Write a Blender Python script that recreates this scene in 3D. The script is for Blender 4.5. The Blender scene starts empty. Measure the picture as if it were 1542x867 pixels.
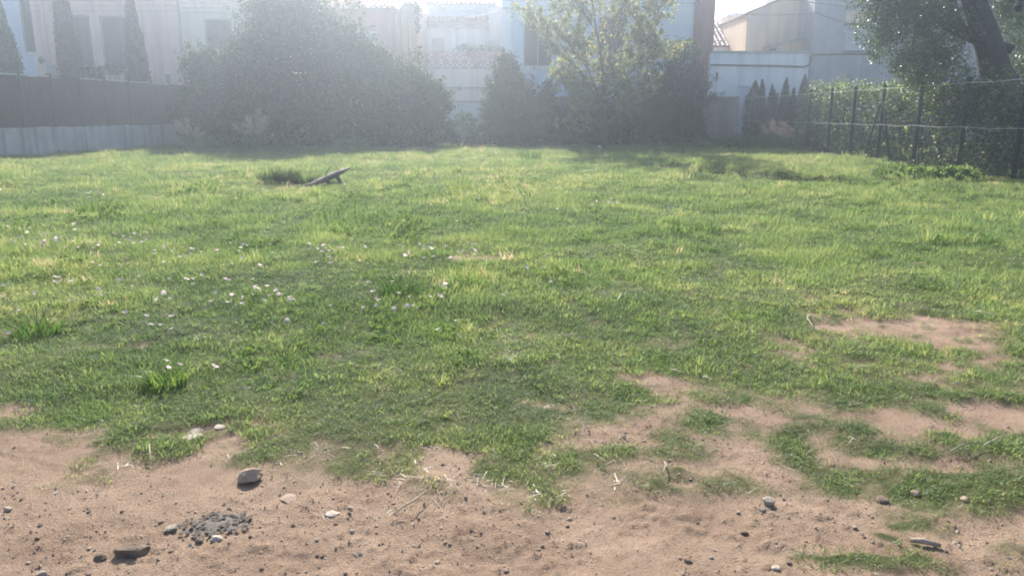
import bpy, bmesh, math, random
import numpy as np
from mathutils import Vector, Matrix

R = math.radians
rng = np.random.default_rng(7)
random.seed(7)
sc = bpy.context.scene
COL = sc.collection

# ---------------------------------------------------------------- camera, sky, sun, exposure
CAM_H, FPX, PITCH = 1.55, 1150.0, math.atan(0.2274)
SUN_EL, SUN_AZ = R(32), R(-9)            # azimuth measured from +Y (view axis) towards +X
cam_d = bpy.data.cameras.new('camera')
cam = bpy.data.objects.new('camera', cam_d)
COL.objects.link(cam)
cam_d.sensor_width = 36
cam_d.lens = FPX / 1542 * 36
cam_d.clip_start, cam_d.clip_end = 0.05, 3000
cam.location = (0, 0, CAM_H)
cam.rotation_euler = (math.pi / 2 - PITCH, 0, 0)
sc.camera = cam

world = bpy.data.worlds.new('World')
sc.world = world
world.use_nodes = True
wn = world.node_tree.nodes
sky = wn.new('ShaderNodeTexSky')
sky.sky_type = 'NISHITA'
sky.sun_disc = False
sky.sun_elevation = SUN_EL
sky.sun_rotation = SUN_AZ
sky.dust_density = 2.0
bg = wn['Background']
bg.inputs['Strength'].default_value = 0.12
world.node_tree.links.new(sky.outputs[0], bg.inputs['Color'])

sun_d = bpy.data.lights.new('sun', 'SUN')
sun_d.energy = 5.0
sun_d.angle = R(0.5)
sun_d.color = (1.0, 0.94, 0.84)
sun = bpy.data.objects.new('sun', sun_d)
COL.objects.link(sun)
sd = Vector((math.sin(SUN_AZ) * math.cos(SUN_EL), math.cos(SUN_AZ) * math.cos(SUN_EL), math.sin(SUN_EL)))
sun.rotation_euler = sd.to_track_quat('Z', 'Y').to_euler()
sun.location = sd * 60

sc.view_settings.view_transform = 'Standard'
sc.view_settings.look = 'None'
sc.view_settings.gamma = 1
sc.view_settings.exposure = 1.14
sc.cycles.use_denoising = True
sc.cycles.max_bounces = 6
sc.cycles.transmission_bounces = 4
sc.cycles.volume_bounces = 0
sc.cycles.filter_width = 1.9

# ---------------------------------------------------------------- helpers
CP, SP = math.cos(PITCH), math.sin(PITCH)

def ray(u, v):
    x, y = (u - 771) / FPX, -(v - 433.5) / FPX
    return x, CP + y * SP, -SP + y * CP

def at(u, v, Y):
    """photo pixel -> point of the place at distance Y"""
    x, dy, dz = ray(u, v)
    t = Y / dy
    return Vector((x * t, Y, CAM_H + dz * t))

def gnd(u, v, z=0.0):
    x, dy, dz = ray(u, v)
    t = (z - CAM_H) / dz
    return Vector((x * t, dy * t, z))

def XX(u, Y, v=100):
    return at(u, v, Y).x

def ZZ(v, Y):
    return at(771, v, Y).z

def vnoise(x, y, seed=0):
    x = np.asarray(x, float); y = np.asarray(y, float)
    xi = np.floor(x).astype(np.int64); yi = np.floor(y).astype(np.int64)
    xf = x - xi; yf = y - yi
    def h(a, b):
        n = (a * 374761393 + b * 668265263 + seed * 974634777) & 0xffffffff
        n = ((n ^ (n >> 13)) * 1274126177) & 0xffffffff
        n = n ^ (n >> 16)
        return (n & 0xffff) / 65535.0
    u = xf * xf * (3 - 2 * xf); w = yf * yf * (3 - 2 * yf)
    return (h(xi, yi) * (1 - u) + h(xi + 1, yi) * u) * (1 - w) + (h(xi, yi + 1) * (1 - u) + h(xi + 1, yi + 1) * u) * w

def fbm(x, y, seed=0, oct=3):
    s, a, t = 0, 1, 0
    for k in range(oct):
        s = s + a * vnoise(x * 2 ** k, y * 2 ** k, seed + k * 17); t += a; a *= .5
    return s / t

def sstep(a, b, x):
    t = np.clip((x - a) / (b - a), 0, 1)
    return t * t * (3 - 2 * t)

def link(o, parent=None):
    COL.objects.link(o)
    if parent is not None:
        o.parent = parent
    return o

def tag(o, label=None, cat=None, group=None, kind=None):
    if label: o['label'] = label
    if cat: o['category'] = cat
    if group: o['group'] = group
    if kind or cat: o['kind'] = kind or 'thing'
    return o

def empty(name, loc, label, cat, group=None):
    o = bpy.data.objects.new(name, None)
    o.empty_display_size = .2
    o.location = loc
    link(o)
    return tag(o, label, cat, group)

def np_mesh(name, verts, faces, k, mat, smooth=False, tint=None):
    """verts Nx3, faces Mxk"""
    me = bpy.data.meshes.new(name)
    verts = np.asarray(verts, np.float32); faces = np.asarray(faces, np.int32)
    me.vertices.add(len(verts)); me.vertices.foreach_set('co', verts.ravel())
    m = len(faces)
    me.loops.add(m * k); me.loops.foreach_set('vertex_index', faces.ravel())
    me.polygons.add(m)
    me.polygons.foreach_set('loop_start', np.arange(0, m * k, k, dtype=np.int32))
    if smooth: me.polygons.foreach_set('use_smooth', np.ones(m, bool))
    if tint is not None:
        a = me.attributes.new('tint', 'FLOAT', 'POINT'); a.data.foreach_set('value', np.asarray(tint, np.float32))
    if mat: me.materials.append(mat)
    me.update(calc_edges=True)
    return me

class MB:
    """collects shapes in world coordinates, links them as ONE mesh object"""
    def __init__(s): s.bm = bmesh.new()
    def box(s, x0, x1, y0, y1, z0, z1, bev=0):
        vs = [s.bm.verts.new(p) for p in ((x0,y0,z0),(x1,y0,z0),(x1,y1,z0),(x0,y1,z0),(x0,y0,z1),(x1,y0,z1),(x1,y1,z1),(x0,y1,z1))]
        fs = [s.bm.faces.new([vs[i] for i in f]) for f in ((3,2,1,0),(4,5,6,7),(0,1,5,4),(1,2,6,5),(2,3,7,6),(3,0,4,7))]
        if bev:
            es = list({e for f in fs for e in f.edges})
            bmesh.ops.bevel(s.bm, geom=es, offset=bev, segments=1, affect='EDGES', profile=.5)
        return s
    def prism(s, pts, y0, y1):
        """outline in x,z extruded along y"""
        a = [s.bm.verts.new((x, y0, z)) for x, z in pts]; b = [s.bm.verts.new((x, y1, z)) for x, z in pts]
        s.bm.faces.new(a); s.bm.faces.new(b[::-1])
        n = len(pts)
        for i in range(n): s.bm.faces.new((a[i], b[i], b[(i + 1) % n], a[(i + 1) % n]))
        return s
    def tube(s, pts, rad, n=7, cap=True):
        pts = [Vector(p) for p in pts]
        if not hasattr(rad, '__len__'): rad = [rad] * len(pts)
        rings = []; up = Vector((.13, .31, .94))
        for i, p in enumerate(pts):
            d = (pts[min(i + 1, len(pts) - 1)] - pts[max(i - 1, 0)]).normalized()
            a = d.cross(up)
            if a.length < .05: a = d.cross(Vector((1, 0, 0)))
            a.normalize(); b = d.cross(a)
            rings.append([s.bm.verts.new(p + (a * math.cos(t) + b * math.sin(t)) * rad[i]) for t in [2 * math.pi * k / n for k in range(n)]])
        for i in range(len(rings) - 1):
            for k in range(n):
                s.bm.faces.new((rings[i][k], rings[i + 1][k], rings[i + 1][(k + 1) % n], rings[i][(k + 1) % n]))
        if cap:
            s.bm.faces.new(rings[0]); s.bm.faces.new(rings[-1][::-1])
        return s
    def build(s, name, mat, parent=None, smooth=False):
        bmesh.ops.recalc_face_normals(s.bm, faces=s.bm.faces[:])
        me = bpy.data.meshes.new(name); s.bm.to_mesh(me); s.bm.free()
        me.materials.append(mat)
        if smooth:
            me.polygons.foreach_set('use_smooth', np.ones(len(me.polygons), bool))
        o = bpy.data.objects.new(name, me)
        if parent is not None:
            link(o, parent); o.matrix_parent_inverse = Matrix.Translation(-parent_world(parent))
        else: link(o)
        return o

def parent_world(p):
    t = Vector((0, 0, 0))
    if p.type == 'EMPTY': return p.location.copy()
    return t

def add_mesh(name, me, parent=None, kind=None):
    o = bpy.data.objects.new(name, me)
    link(o, parent)
    if parent is not None: o.matrix_parent_inverse = Matrix.Translation(-parent_world(parent))
    if kind: o['kind'] = kind
    return o

# ---------------------------------------------------------------- materials
def new_mat(name):
    m = bpy.data.materials.new(name); m.use_nodes = True
    return m, m.node_tree.nodes, m.node_tree.links, m.node_tree.nodes['Principled BSDF']

def ramp(nt, stops):
    r = nt.new('ShaderNodeValToRGB')
    e = r.color_ramp.elements
    while len(e) < len(stops): e.new(.5)
    for i, (p, c) in enumerate(stops):
        e[i].position = p; e[i].color = (*c, 1)
    return r

def plain(name, c1, c2, scale=3, rough=.85, bump=.25, bscale=60, stretch=(1, 1, 1), dirt=None):
    m, n, l, p = new_mat(name)
    tc = n.new('ShaderNodeTexCoord'); mp = n.new('ShaderNodeMapping'); mp.inputs['Scale'].default_value = stretch
    l.new(tc.outputs['Object'], mp.inputs[0])
    t = n.new('ShaderNodeTexNoise'); t.inputs['Scale'].default_value = scale; t.inputs['Detail'].default_value = 6; t.inputs['Roughness'].default_value = .65
    l.new(mp.outputs[0], t.inputs[0])
    r = ramp(n, [(.3, c1), (.7, c2)]); l.new(t.outputs['Fac'], r.inputs[0])
    out = r.outputs[0]
    if dirt:                                   # streaky stains running down
        t3 = n.new('ShaderNodeTexNoise'); t3.inputs['Scale'].default_value = 1.0; t3.inputs['Detail'].default_value = 5
        mp3 = n.new('ShaderNodeMapping'); mp3.inputs['Scale'].default_value = (2.6, 2.6, .22)
        l.new(tc.outputs['Object'], mp3.inputs[0]); l.new(mp3.outputs[0], t3.inputs[0])
        r3 = ramp(n, [(.45, (0, 0, 0)), (.7, (1, 1, 1))]); l.new(t3.outputs['Fac'], r3.inputs[0])
        mx = n.new('ShaderNodeMixRGB'); mx.inputs[2].default_value = (*dirt, 1)
        l.new(r3.outputs[0], mx.inputs[0]); l.new(out, mx.inputs[1]); out = mx.outputs[0]
    l.new(out, p.inputs['Base Color'])
    p.inputs['Roughness'].default_value = rough
    if bump:
        t2 = n.new('ShaderNodeTexNoise'); t2.inputs['Scale'].default_value = bscale; t2.inputs['Detail'].default_value = 4
        l.new(mp.outputs[0], t2.inputs[0])
        b = n.new('ShaderNodeBump'); b.inputs['Strength'].default_value = bump; b.inputs['Distance'].default_value = .02
        l.new(t2.outputs['Fac'], b.inputs['Height']); l.new(b.outputs[0], p.inputs['Normal'])
    return m

def leafy(name, stops, trans=.5, gloss=.06, instancer=False, rough=.35, tsat=1.25):
    """foliage: diffuse + translucent + a little sheen, colour from the per-leaf tint"""
    m, n, l, p = new_mat(name)
    n.remove(p)
    out = n['Material Output']
    a = n.new('ShaderNodeAttribute'); a.attribute_name = 'tint'
    a.attribute_type = 'INSTANCER' if instancer else 'GEOMETRY'
    r = ramp(n, stops); l.new(a.outputs['Fac'], r.inputs[0])
    d = n.new('ShaderNodeBsdfDiffuse'); l.new(r.outputs[0], d.inputs['Color'])
    hs = n.new('ShaderNodeHueSaturation'); hs.inputs['Hue'].default_value = .479; hs.inputs['Saturation'].default_value = 1.05; hs.inputs['Value'].default_value = tsat
    l.new(r.outputs[0], hs.inputs['Color'])
    tr = n.new('ShaderNodeBsdfTranslucent'); l.new(hs.outputs[0], tr.inputs['Color'])
    mx = n.new('ShaderNodeMixShader'); mx.inputs[0].default_value = trans
    l.new(d.outputs[0], mx.inputs[1]); l.new(tr.outputs[0], mx.inputs[2])
    g = n.new('ShaderNodeBsdfGlossy'); g.inputs['Roughness'].default_value = rough
    m2 = n.new('ShaderNodeMixShader'); m2.inputs[0].default_value = gloss
    l.new(mx.outputs[0], m2.inputs[1]); l.new(g.outputs[0], m2.inputs[2])
    l.new(m2.outputs[0], out.inputs['Surface'])
    return m

M = {}
M['pink'] = plain('pink stucco', (.72,.47,.42), (.78,.53,.47), 1.2, dirt=(.58,.42,.40))
M['pale_pink'] = plain('pale pink stucco', (.72,.58,.48), (.78,.64,.54), 1.2, dirt=(.60,.50,.44))
M['white'] = plain('white painted render', (.70,.72,.74), (.78,.79,.80), 1.5, dirt=(.58,.6,.62))
M['blue_white'] = plain('pale blue render', (.48,.58,.70), (.55,.64,.75), 1.5, dirt=(.44,.52,.62))
M['light_panel'] = plain('pale grey render', (.62,.66,.70), (.70,.73,.76), 1.5)
M['salmon'] = plain('salmon render', (.55,.27,.21), (.62,.33,.26), 2, dirt=(.45,.26,.22))
M['beige'] = plain('beige weathered render', (.70,.53,.37), (.78,.60,.43), 2.0, dirt=(.56,.45,.35))
M['ochre'] = plain('ochre render', (.60,.43,.27), (.66,.48,.30), 2.0, dirt=(.48,.36,.25))
M['concrete'] = plain('grey cement render', (.34,.34,.36), (.44,.43,.44), 1.3, dirt=(.28,.28,.31))
M['patch'] = plain('pale cement patch', (.44,.46,.50), (.52,.53,.55), 2)
M['brickred'] = plain('dark red render', (.26,.10,.09), (.32,.13,.11), 4, dirt=(.20,.08,.08))
M['brownwall'] = plain('brown earth render', (.20,.15,.12), (.30,.24,.20), 3, bump=.6, bscale=20, dirt=(.16,.13,.11))
M['tile'] = plain('terracotta tile', (.26,.12,.08), (.38,.20,.145), 8, rough=.95, bump=.3)
M['tile_dark'] = plain('dark weathered tile', (.22,.15,.12), (.38,.28,.22), 8, rough=.6, bump=.3)
M['terracotta'] = plain('terracotta block', (.42,.25,.20), (.50,.31,.25), 6)
M['glass'] = plain('dark window glass', (.03,.035,.045), (.045,.05,.06), 2, rough=.3, bump=0)
M['glass'].node_tree.nodes['Principled BSDF'].inputs['Specular IOR Level'].default_value = .25
M['shutter'] = plain('grey roller shutter', (.09,.09,.10), (.12,.12,.135), 3, rough=.6)
M['frame'] = plain('window frame paint', (.40,.38,.37), (.46,.44,.42), 3, rough=.5)
M['whiteframe'] = plain('white frame paint', (.70,.70,.70), (.78,.78,.78), 3, rough=.5)
M['metal'] = plain('grey galvanised pipe', (.24,.24,.25), (.32,.32,.33), 5, rough=.5)
M['cable'] = plain('black cable', (.02,.02,.02), (.03,.03,.03), 5, rough=.6, bump=0)
M['wallbase'] = plain('weathered concrete', (.38,.37,.36), (.52,.51,.49), 1.5, bump=.4, dirt=(.24,.24,.24))
M['screen'] = plain('brown heather screening', (.085,.055,.045), (.16,.105,.085), 4, bump=.8, bscale=30, stretch=(5, 5, .4))
M['coping'] = plain('pale rail', (.55,.52,.50), (.68,.64,.6), 4)
M['darkpost'] = plain('dark painted post', (.06,.06,.07), (.09,.09,.10), 4, rough=.6)
M['greenpost'] = plain('green coated steel', (.006,.02,.018), (.01,.03,.025), 4, rough=1.0)
M['wire'] = plain('green coated wire', (.05,.09,.075), (.08,.12,.10), 4, rough=.4, bump=0)
M['cord'] = plain('pale galvanised wire', (.5,.5,.48), (.6,.6,.57), 4, rough=.45, bump=0)
M['bark'] = plain('dark bark', (.03,.024,.02), (.07,.056,.046), 6, bump=1, bscale=25, stretch=(1, 1, .3))
M['greybark'] = plain('grey brown bark', (.10,.085,.075), (.20,.17,.15), 8, bump=.8, bscale=30)
M['log'] = plain('dead wood', (.06,.048,.042), (.15,.12,.105), 9, bump=1, bscale=40)
M['straw'] = plain('dry straw', (.26,.20,.135), (.40,.33,.23), 9, rough=.6, bump=0)
M['stone'] = plain('brown field stone', (.42,.30,.21), (.62,.46,.34), 14, bump=.7, bscale=80)
M['greystone'] = plain('grey stone', (.38,.31,.24), (.54,.45,.37), 14, bump=.7, bscale=80)
M['palestone'] = plain('pale stone chip', (.42,.34,.27), (.53,.45,.37), 14, bump=.5, bscale=80)
M['earthclod'] = plain('dark earth clod', (.36,.25,.175), (.52,.38,.28), 18, bump=1, bscale=90)
M['flower'] = leafy('white and pink petal', [(0, (.66,.58,.57)), (.6, (.66,.52,.54)), (1, (.62,.40,.45))], trans=.4, gloss=.02, tsat=1.05)

G_STOPS = [(0, (.046,.090,.032)), (.35, (.090,.155,.052)), (.7, (.165,.230,.078)), (.88, (.25,.28,.10)), (1, (.38,.33,.19))]
M['grass'] = leafy('grass blade', G_STOPS, trans=.58, gloss=.03, instancer=True, tsat=1.8, rough=.5)
M['weed'] = leafy('weed leaf', [(0, (.05,.10,.03)), (.5, (.085,.155,.04)), (1, (.14,.21,.06))], trans=.5, gloss=.015, instancer=True, tsat=1.5, rough=.6)
M['dry'] = leafy('dry grass stalk', [(0, (.16,.12,.07)), (1, (.32,.26,.17))], trans=.25, gloss=.04, instancer=True)
M['leaf_dark'] = leafy('dark evergreen leaf', [(0, (.018,.035,.014)), (.6, (.04,.07,.025)), (1, (.07,.10,.03))], trans=.25, gloss=.02, rough=.5)
M['leaf_mid'] = leafy('mid green leaf', [(0, (.016,.033,.012)), (.6, (.036,.066,.02)), (1, (.12,.17,.045))], trans=.4, gloss=.03, rough=.5)
M['leaf_ivy'] = leafy('ivy leaf', [(0, (.022,.045,.018)), (.6, (.05,.085,.028)), (.9, (.12,.18,.05)), (1, (.38,.35,.30))], trans=.58, gloss=.06, rough=.35, tsat=2.2)
M['leaf_oak'] = leafy('evergreen oak leaf', [(0, (.02,.045,.015)), (.6, (.045,.085,.025)), (1, (.12,.19,.055))], trans=.45, gloss=.08, rough=.35)
M['leaf_yellow'] = leafy('yellowing tree leaf', [(0, (.05,.085,.035)), (.5, (.11,.15,.05)), (.85, (.26,.26,.10)), (1, (.36,.29,.15))], trans=.58, gloss=.03, tsat=1.75)
M['leaf_cyp'] = leafy('cypress foliage', [(0, (.016,.028,.015)), (1, (.045,.065,.025))], trans=.2, gloss=.03)
M['plume'] = leafy('dry grass plume', [(0, (.55,.44,.31)), (1, (.74,.62,.47))], trans=.5, gloss=.02)
M['blade_dark'] = leafy('dark weed blade', [(0, (.02,.045,.015)), (1, (.06,.105,.03))], trans=.45, gloss=.02)
M['leaf_fresh'] = leafy('fresh weed leaf', [(0, (.04,.085,.025)), (1, (.14,.21,.06))], trans=.55, gloss=.02, tsat=1.8)
M['blade_long'] = leafy('long reed blade', [(0, (.03,.07,.02)), (.6, (.07,.14,.03)), (1, (.2,.24,.07))], trans=.55, gloss=.02, tsat=1.7)

# ---------------------------------------------------------------- ground
# bare patches seen in the photo: photo ellipse -> ellipse on the ground
def ell(u, v, ru, rv):
    c = gnd(u, v); a, b = gnd(u, v - rv), gnd(u, v + rv)
    return c.x, c.y, abs(gnd(u + ru, v).x - c.x), max(.05, abs(a.y - b.y) / 2)

BARE = [ell(*e) for e in ((930,635,105,26),(985,580,52,34),(1120,622,95,22),(640,688,110,15),(1405,500,125,28),(1375,640,95,24),
    (1490,622,80,22),(1460,690,120,16),(1110,690,70,22),(1010,700,40,14),(60,665,75,16),(20,625,60,12),(250,655,90,10),
    (185,515,60,5),(1245,500,30,16),(720,388,80,4),(600,410,40,4),(940,425,40,5),(850,660,60,14),(1330,690,30,10),
    (1530,790,60,16),(800,610,40,8),(1480,545,60,10),(1290,540,35,7))]
EDGE = [(-400,655),(-150,648),(0,672),(60,690),(90,718),(190,718),(262,706),(300,676),(345,688),(400,706),(470,716),(560,722),(640,722),(700,722),(760,752),(850,752),
        (900,738),(1000,748),(1090,742),(1190,728),(1240,742),(1300,770),(1360,788),(1440,790),(1542,806),(1700,815),(2100,820)]
EW = [gnd(*e) for e in EDGE]
EX = np.array([p.x for p in EW]); EY = np.array([p.y for p in EW])
o_ = np.argsort(EX); EX, EY = EX[o_], EY[o_]
ISLE = [ell(*e) for e in ((1280,856,110,22),(1250,800,26,16),(1420,740,60,14),(1320,776,60,10))]

def cover(X, Y):
    """0 bare dirt .. 1 full turf"""
    X = np.asarray(X, float); Y = np.asarray(Y, float)
    wx = X + (fbm(X * 2.2, Y * 2.2, 3) - .5) * .55
    wy = Y + (fbm(X * 2.2, Y * 2.2, 9) - .5) * .55
    e = np.interp(wx, EX, EY)
    c = sstep(-.12, .34, wy - e)
    for (cx, cy, ax, ay) in BARE:
        d = np.sqrt(((wx - cx) / ax) ** 2 + ((wy - cy) / ay) ** 2)
        c = c * sstep(.45, 1.3, d)
    for (cx, cy, ax, ay) in ISLE:
        d = np.sqrt(((wx - cx) / ax) ** 2 + ((wy - cy) / ay) ** 2)
        c = np.maximum(c, 1 - sstep(.6, 1.05, d))
    near = 1 - sstep(5.0, 11, Y)
    thin = sstep(.50, .74, fbm(X * 1.6, Y * 1.6, 31)) * near * (.12 + .45 * sstep(-.5, 2.5, X))
    c = c * (1 - thin)
    nz = fbm(X * 8, Y * 8, 301, 3)
    c = c + (nz - .5) * 4.6 * c * (1 - c) + .22 * sstep(6, 9, Y) * c + (sstep(.60, .72, nz) * .55) * sstep(-.35, .1, wy - e) * (1 - c) - sstep(.57, .68, 1 - nz) * .45 * c * near * (.25 + .75 * sstep(-1, 2, X))
    return np.clip(c, 0, 1)

BK = [(4.2, 22.3), (5.2, 20.3), (6.0, 18.6), (7.2, 17.1), (8.4, 16.7)]
def bank(X, Y):
    yb = np.interp(X, [p[0] for p in BK], [p[1] for p in BK])
    w = sstep(3.6, 5.0, X) * (1 - sstep(7.0, 8.8, X))
    d = Y - yb
    return w * .19 * sstep(-.35, .35, d) * (1 - sstep(1.5, 6, d))

def height(X, Y, fine=True):
    X = np.asarray(X, float); Y = np.asarray(Y, float)
    c = cover(X, Y)
    far = sstep(4, 14, Y)
    h = (fbm(X * .33, Y * .33, 41) - .5) * .14 * far
    h = h + (fbm(X * 1.3, Y * 1.3, 51) - .5) * .095 * (.35 + .65 * c)
    h = h + c * .012 + bank(X, Y)
    if fine:
        b = 1 - c
        h = h + (fbm(X * 9, Y * 9, 61, 3) - .5) * .011 * (.6 + b)
        h = h + np.maximum(fbm(X * 42, Y * 42, 71, 2) - .54, 0) * .035 * b * sstep(.35, .6, fbm(X * 1.7, Y * 1.7, 77))
        # old wheel marks crossing the dirt
        g = np.sin((X * .55 + Y * 1.0) * 21 + fbm(X * 3, Y * 3, 5) * 5)
        h = h - .0035 * np.maximum(g, 0) * b * sstep(.45, .6, fbm(X * 1.1, Y * 1.4, 83))
    return h

def make_ground():
    ys = [1.35]
    while ys[-1] < 62: ys.append(ys[-1] + max(.010, .0062 * ys[-1]))
    ys = np.array([-60., -12, -3, 0, .9] + ys + [75, 100, 160, 320])
    s = np.linspace(-1, 1, 470)
    s = np.concatenate([[-8, -4, -2, -1.4, -1.15], s, [1.15, 1.4, 2, 4, 8]])
    Yg, Sg = np.meshgrid(ys, s, indexing='ij')
    Xg = Sg * (np.clip(Yg, 1.35, 70) * .74 + .7)
    H = height(Xg, Yg)
    C = cover(Xg, Yg)
    out = (np.abs(Sg) > 1.3) | (Yg < 1) | (Yg > 70)
    H = np.where(out, 0, H)
    nr, nc = Xg.shape
    v = np.stack([Xg, Yg, H], -1).reshape(-1, 3)
    i = np.arange(nr * nc).reshape(nr, nc)
    f = np.stack([i[:-1, :-1], i[:-1, 1:], i[1:, 1:], i[1:, :-1]], -1).reshape(-1, 4)
    m, n, l, p = new_mat('dirt and turf soil')
    a = n.new('ShaderNodeAttribute'); a.attribute_name = 'tint'
    tc = n.new('ShaderNodeTexCoord')
    def noise(scale, detail=6, rough=.6):
        t = n.new('ShaderNodeTexNoise'); t.inputs['Scale'].default_value = scale; t.inputs['Detail'].default_value = detail; t.inputs['Roughness'].default_value = rough
        l.new(tc.outputs['Object'], t.inputs[0]); return t
    t1 = noise(2.2, 8, .7)
    r1 = ramp(n, [(.28, (.22,.147,.100)), (.45, (.34,.238,.168)), (.6, (.41,.292,.208)), (.78, (.50,.37,.272))]); l.new(t1.outputs['Fac'], r1.inputs[0])
    t2 = noise(60, 5, .7)
    r2 = ramp(n, [(.30, (.42,.39,.37)), (.46, (.95,.95,.95)), (.72, (1.0, 1.0, 1.0)), (.8, (1.25,1.22,1.2))]); l.new(t2.outputs['Fac'], r2.inputs[0])
    mu = n.new('ShaderNodeMixRGB'); mu.blend_type = 'MULTIPLY'; mu.inputs[0].default_value = .8
    l.new(r1.outputs[0], mu.inputs[1]); l.new(r2.outputs[0], mu.inputs[2])
    t3 = noise(9, 6, .7)
    r3 = ramp(n, [(.3, (.055,.066,.026)), (.55, (.09,.105,.038)), (.8, (.15,.145,.065))]); l.new(t3.outputs['Fac'], r3.inputs[0])
    mx = n.new('ShaderNodeMixRGB'); l.new(a.outputs['Fac'], mx.inputs[0]); l.new(mu.outputs[0], mx.inputs[1]); l.new(r3.outputs[0], mx.inputs[2])
    l.new(mx.outputs[0], p.inputs['Base Color']); p.inputs['Roughness'].default_value = .95
    p.inputs['Specular IOR Level'].default_value = .15
    b = n.new('ShaderNodeBump'); b.inputs['Strength'].default_value = 1.0; b.inputs['Distance'].default_value = .018
    t4 = noise(130, 6, .7); l.new(t4.outputs['Fac'], b.inputs['Height']); l.new(b.outputs[0], p.inputs['Normal'])
    me = np_mesh('ground', v, f, 4, m, True, np.where(out, .9, C).reshape(-1))
    tag(add_mesh('ground', me), kind='structure')
make_ground()

def hz(x, y): return float(height(np.array([x]), np.array([y]))[0])

# ---------------------------------------------------------------- houses
def facade(mb, x0, x1, z0, z1, y, depth, holes, reveal=.18):
    """box wall whose front has rectangular openings (x0,x1,z0,z1) cut in with real reveals"""
    bm = mb.bm
    xs = sorted({x0, x1, *[h[0] for h in holes], *[h[1] for h in holes]}); zs = sorted({z0, z1, *[h[2] for h in holes], *[h[3] for h in holes]})
    q = lambda *p: bm.faces.new([bm.verts.new(c) for c in p])
    for i in range(len(xs) - 1):
        for j in range(len(zs) - 1):
            cx, cz = (xs[i] + xs[i + 1]) / 2, (zs[j] + zs[j + 1]) / 2
            if any(h[0] < cx < h[1] and h[2] < cz < h[3] for h in holes): continue
            q((xs[i], y, zs[j]), (xs[i + 1], y, zs[j]), (xs[i + 1], y, zs[j + 1]), (xs[i], y, zs[j + 1]))
    for a, b, c, d in holes:
        r = y + reveal
        q((a, y, c), (a, r, c), (a, r, d), (a, y, d)); q((b, r, c), (b, y, c), (b, y, d), (b, r, d))
        q((a, y, d), (a, r, d), (b, r, d), (b, y, d)); q((a, r, c), (a, y, c), (b, y, c), (b, r, c))
        q((a, r, c), (b, r, c), (b, r, d), (a, r, d))
    e = y + depth
    q((x1, y, z0), (x1, e, z0), (x1, e, z1), (x1, y, z1)); q((x0, e, z0), (x0, y, z0), (x0, y, z1), (x0, e, z1))
    q((x0, y, z1), (x1, y, z1), (x1, e, z1), (x0, e, z1)); q((x1, e, z0), (x0, e, z0), (x0, e, z1), (x1, e, z1))

def window(parent, hole, y, panemat, framemat, sill=True, cross=(1, 1), slats=0):
    a, b, c, d = hole
    f = .07
    m = MB()
    m.box(a + .004, a + f, y + .09, y + .15, c + .004, d - .004).box(b - f, b - .004, y + .09, y + .15, c + .004, d - .004)
    m.box(a + f, b - f, y + .092, y + .148, c + .004, c + f).box(a + f, b - f, y + .092, y + .148, d - f, d - .004)
    for k in range(1, cross[0] + 1):
        x = a + (b - a) * k / (cross[0] + 1); m.box(x - .03, x + .03, y + .095, y + .145, c + f, d - f)
    w = m.build('window', framemat, parent)
    MB().box(a + f - .01, b - f + .01, y + .11, y + .13, c + f - .01, d - f + .01).build('pane', panemat, w)
    if slats:                                   # roller shutter let down over the upper part
        s = MB(); n = slats; top = d - f; low = c + f + (d - c) * .0
        for k in range(n):
            z = low + (top - low) * k / n
            s.box(a + f, b - f, y + .07, y + .088, z + .006, z + (top - low) / n - .004)
        tag(s.build('shutter', M['shutter'], w), kind='stuff')
    if sill:
        MB().box(a - .08, b + .08, y - .08, y - .003, c - .09, c - .004).build('sill', M['coping'], w)
    return w

TILE_ME = {}
def tile_mesh(mat, L=.46, W=.27):
    if mat in TILE_ME: return TILE_ME[mat]
    n = 5; v = []; f = []
    for yi, (y, s) in enumerate(((0, 1), (L, .86))):
        for k in range(n + 1):
            t = math.pi * k / n
            v.append((-math.cos(t) * W / 2 * s, y, math.sin(t) * W / 2 * .8 * s))
        for k in range(n + 1):
            t = math.pi * k / n
            v.append((-math.cos(t) * (W / 2 - .02) * s, y, math.sin(t) * (W / 2 - .02) * .8 * s))
    N = n + 1
    for k in range(n):
        f += [(k, k + 1, 2 * N + k + 1, 2 * N + k), (N + k, 3 * N + k, 3 * N + k + 1, N + k + 1), (k, N + k, N + k + 1, k + 1)]
    me = bpy.data.meshes.new('roof_tile'); me.from_pydata(v, [], f); me.materials.append(M[mat]); me.update()
    TILE_ME[mat] = me
    return me

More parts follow.
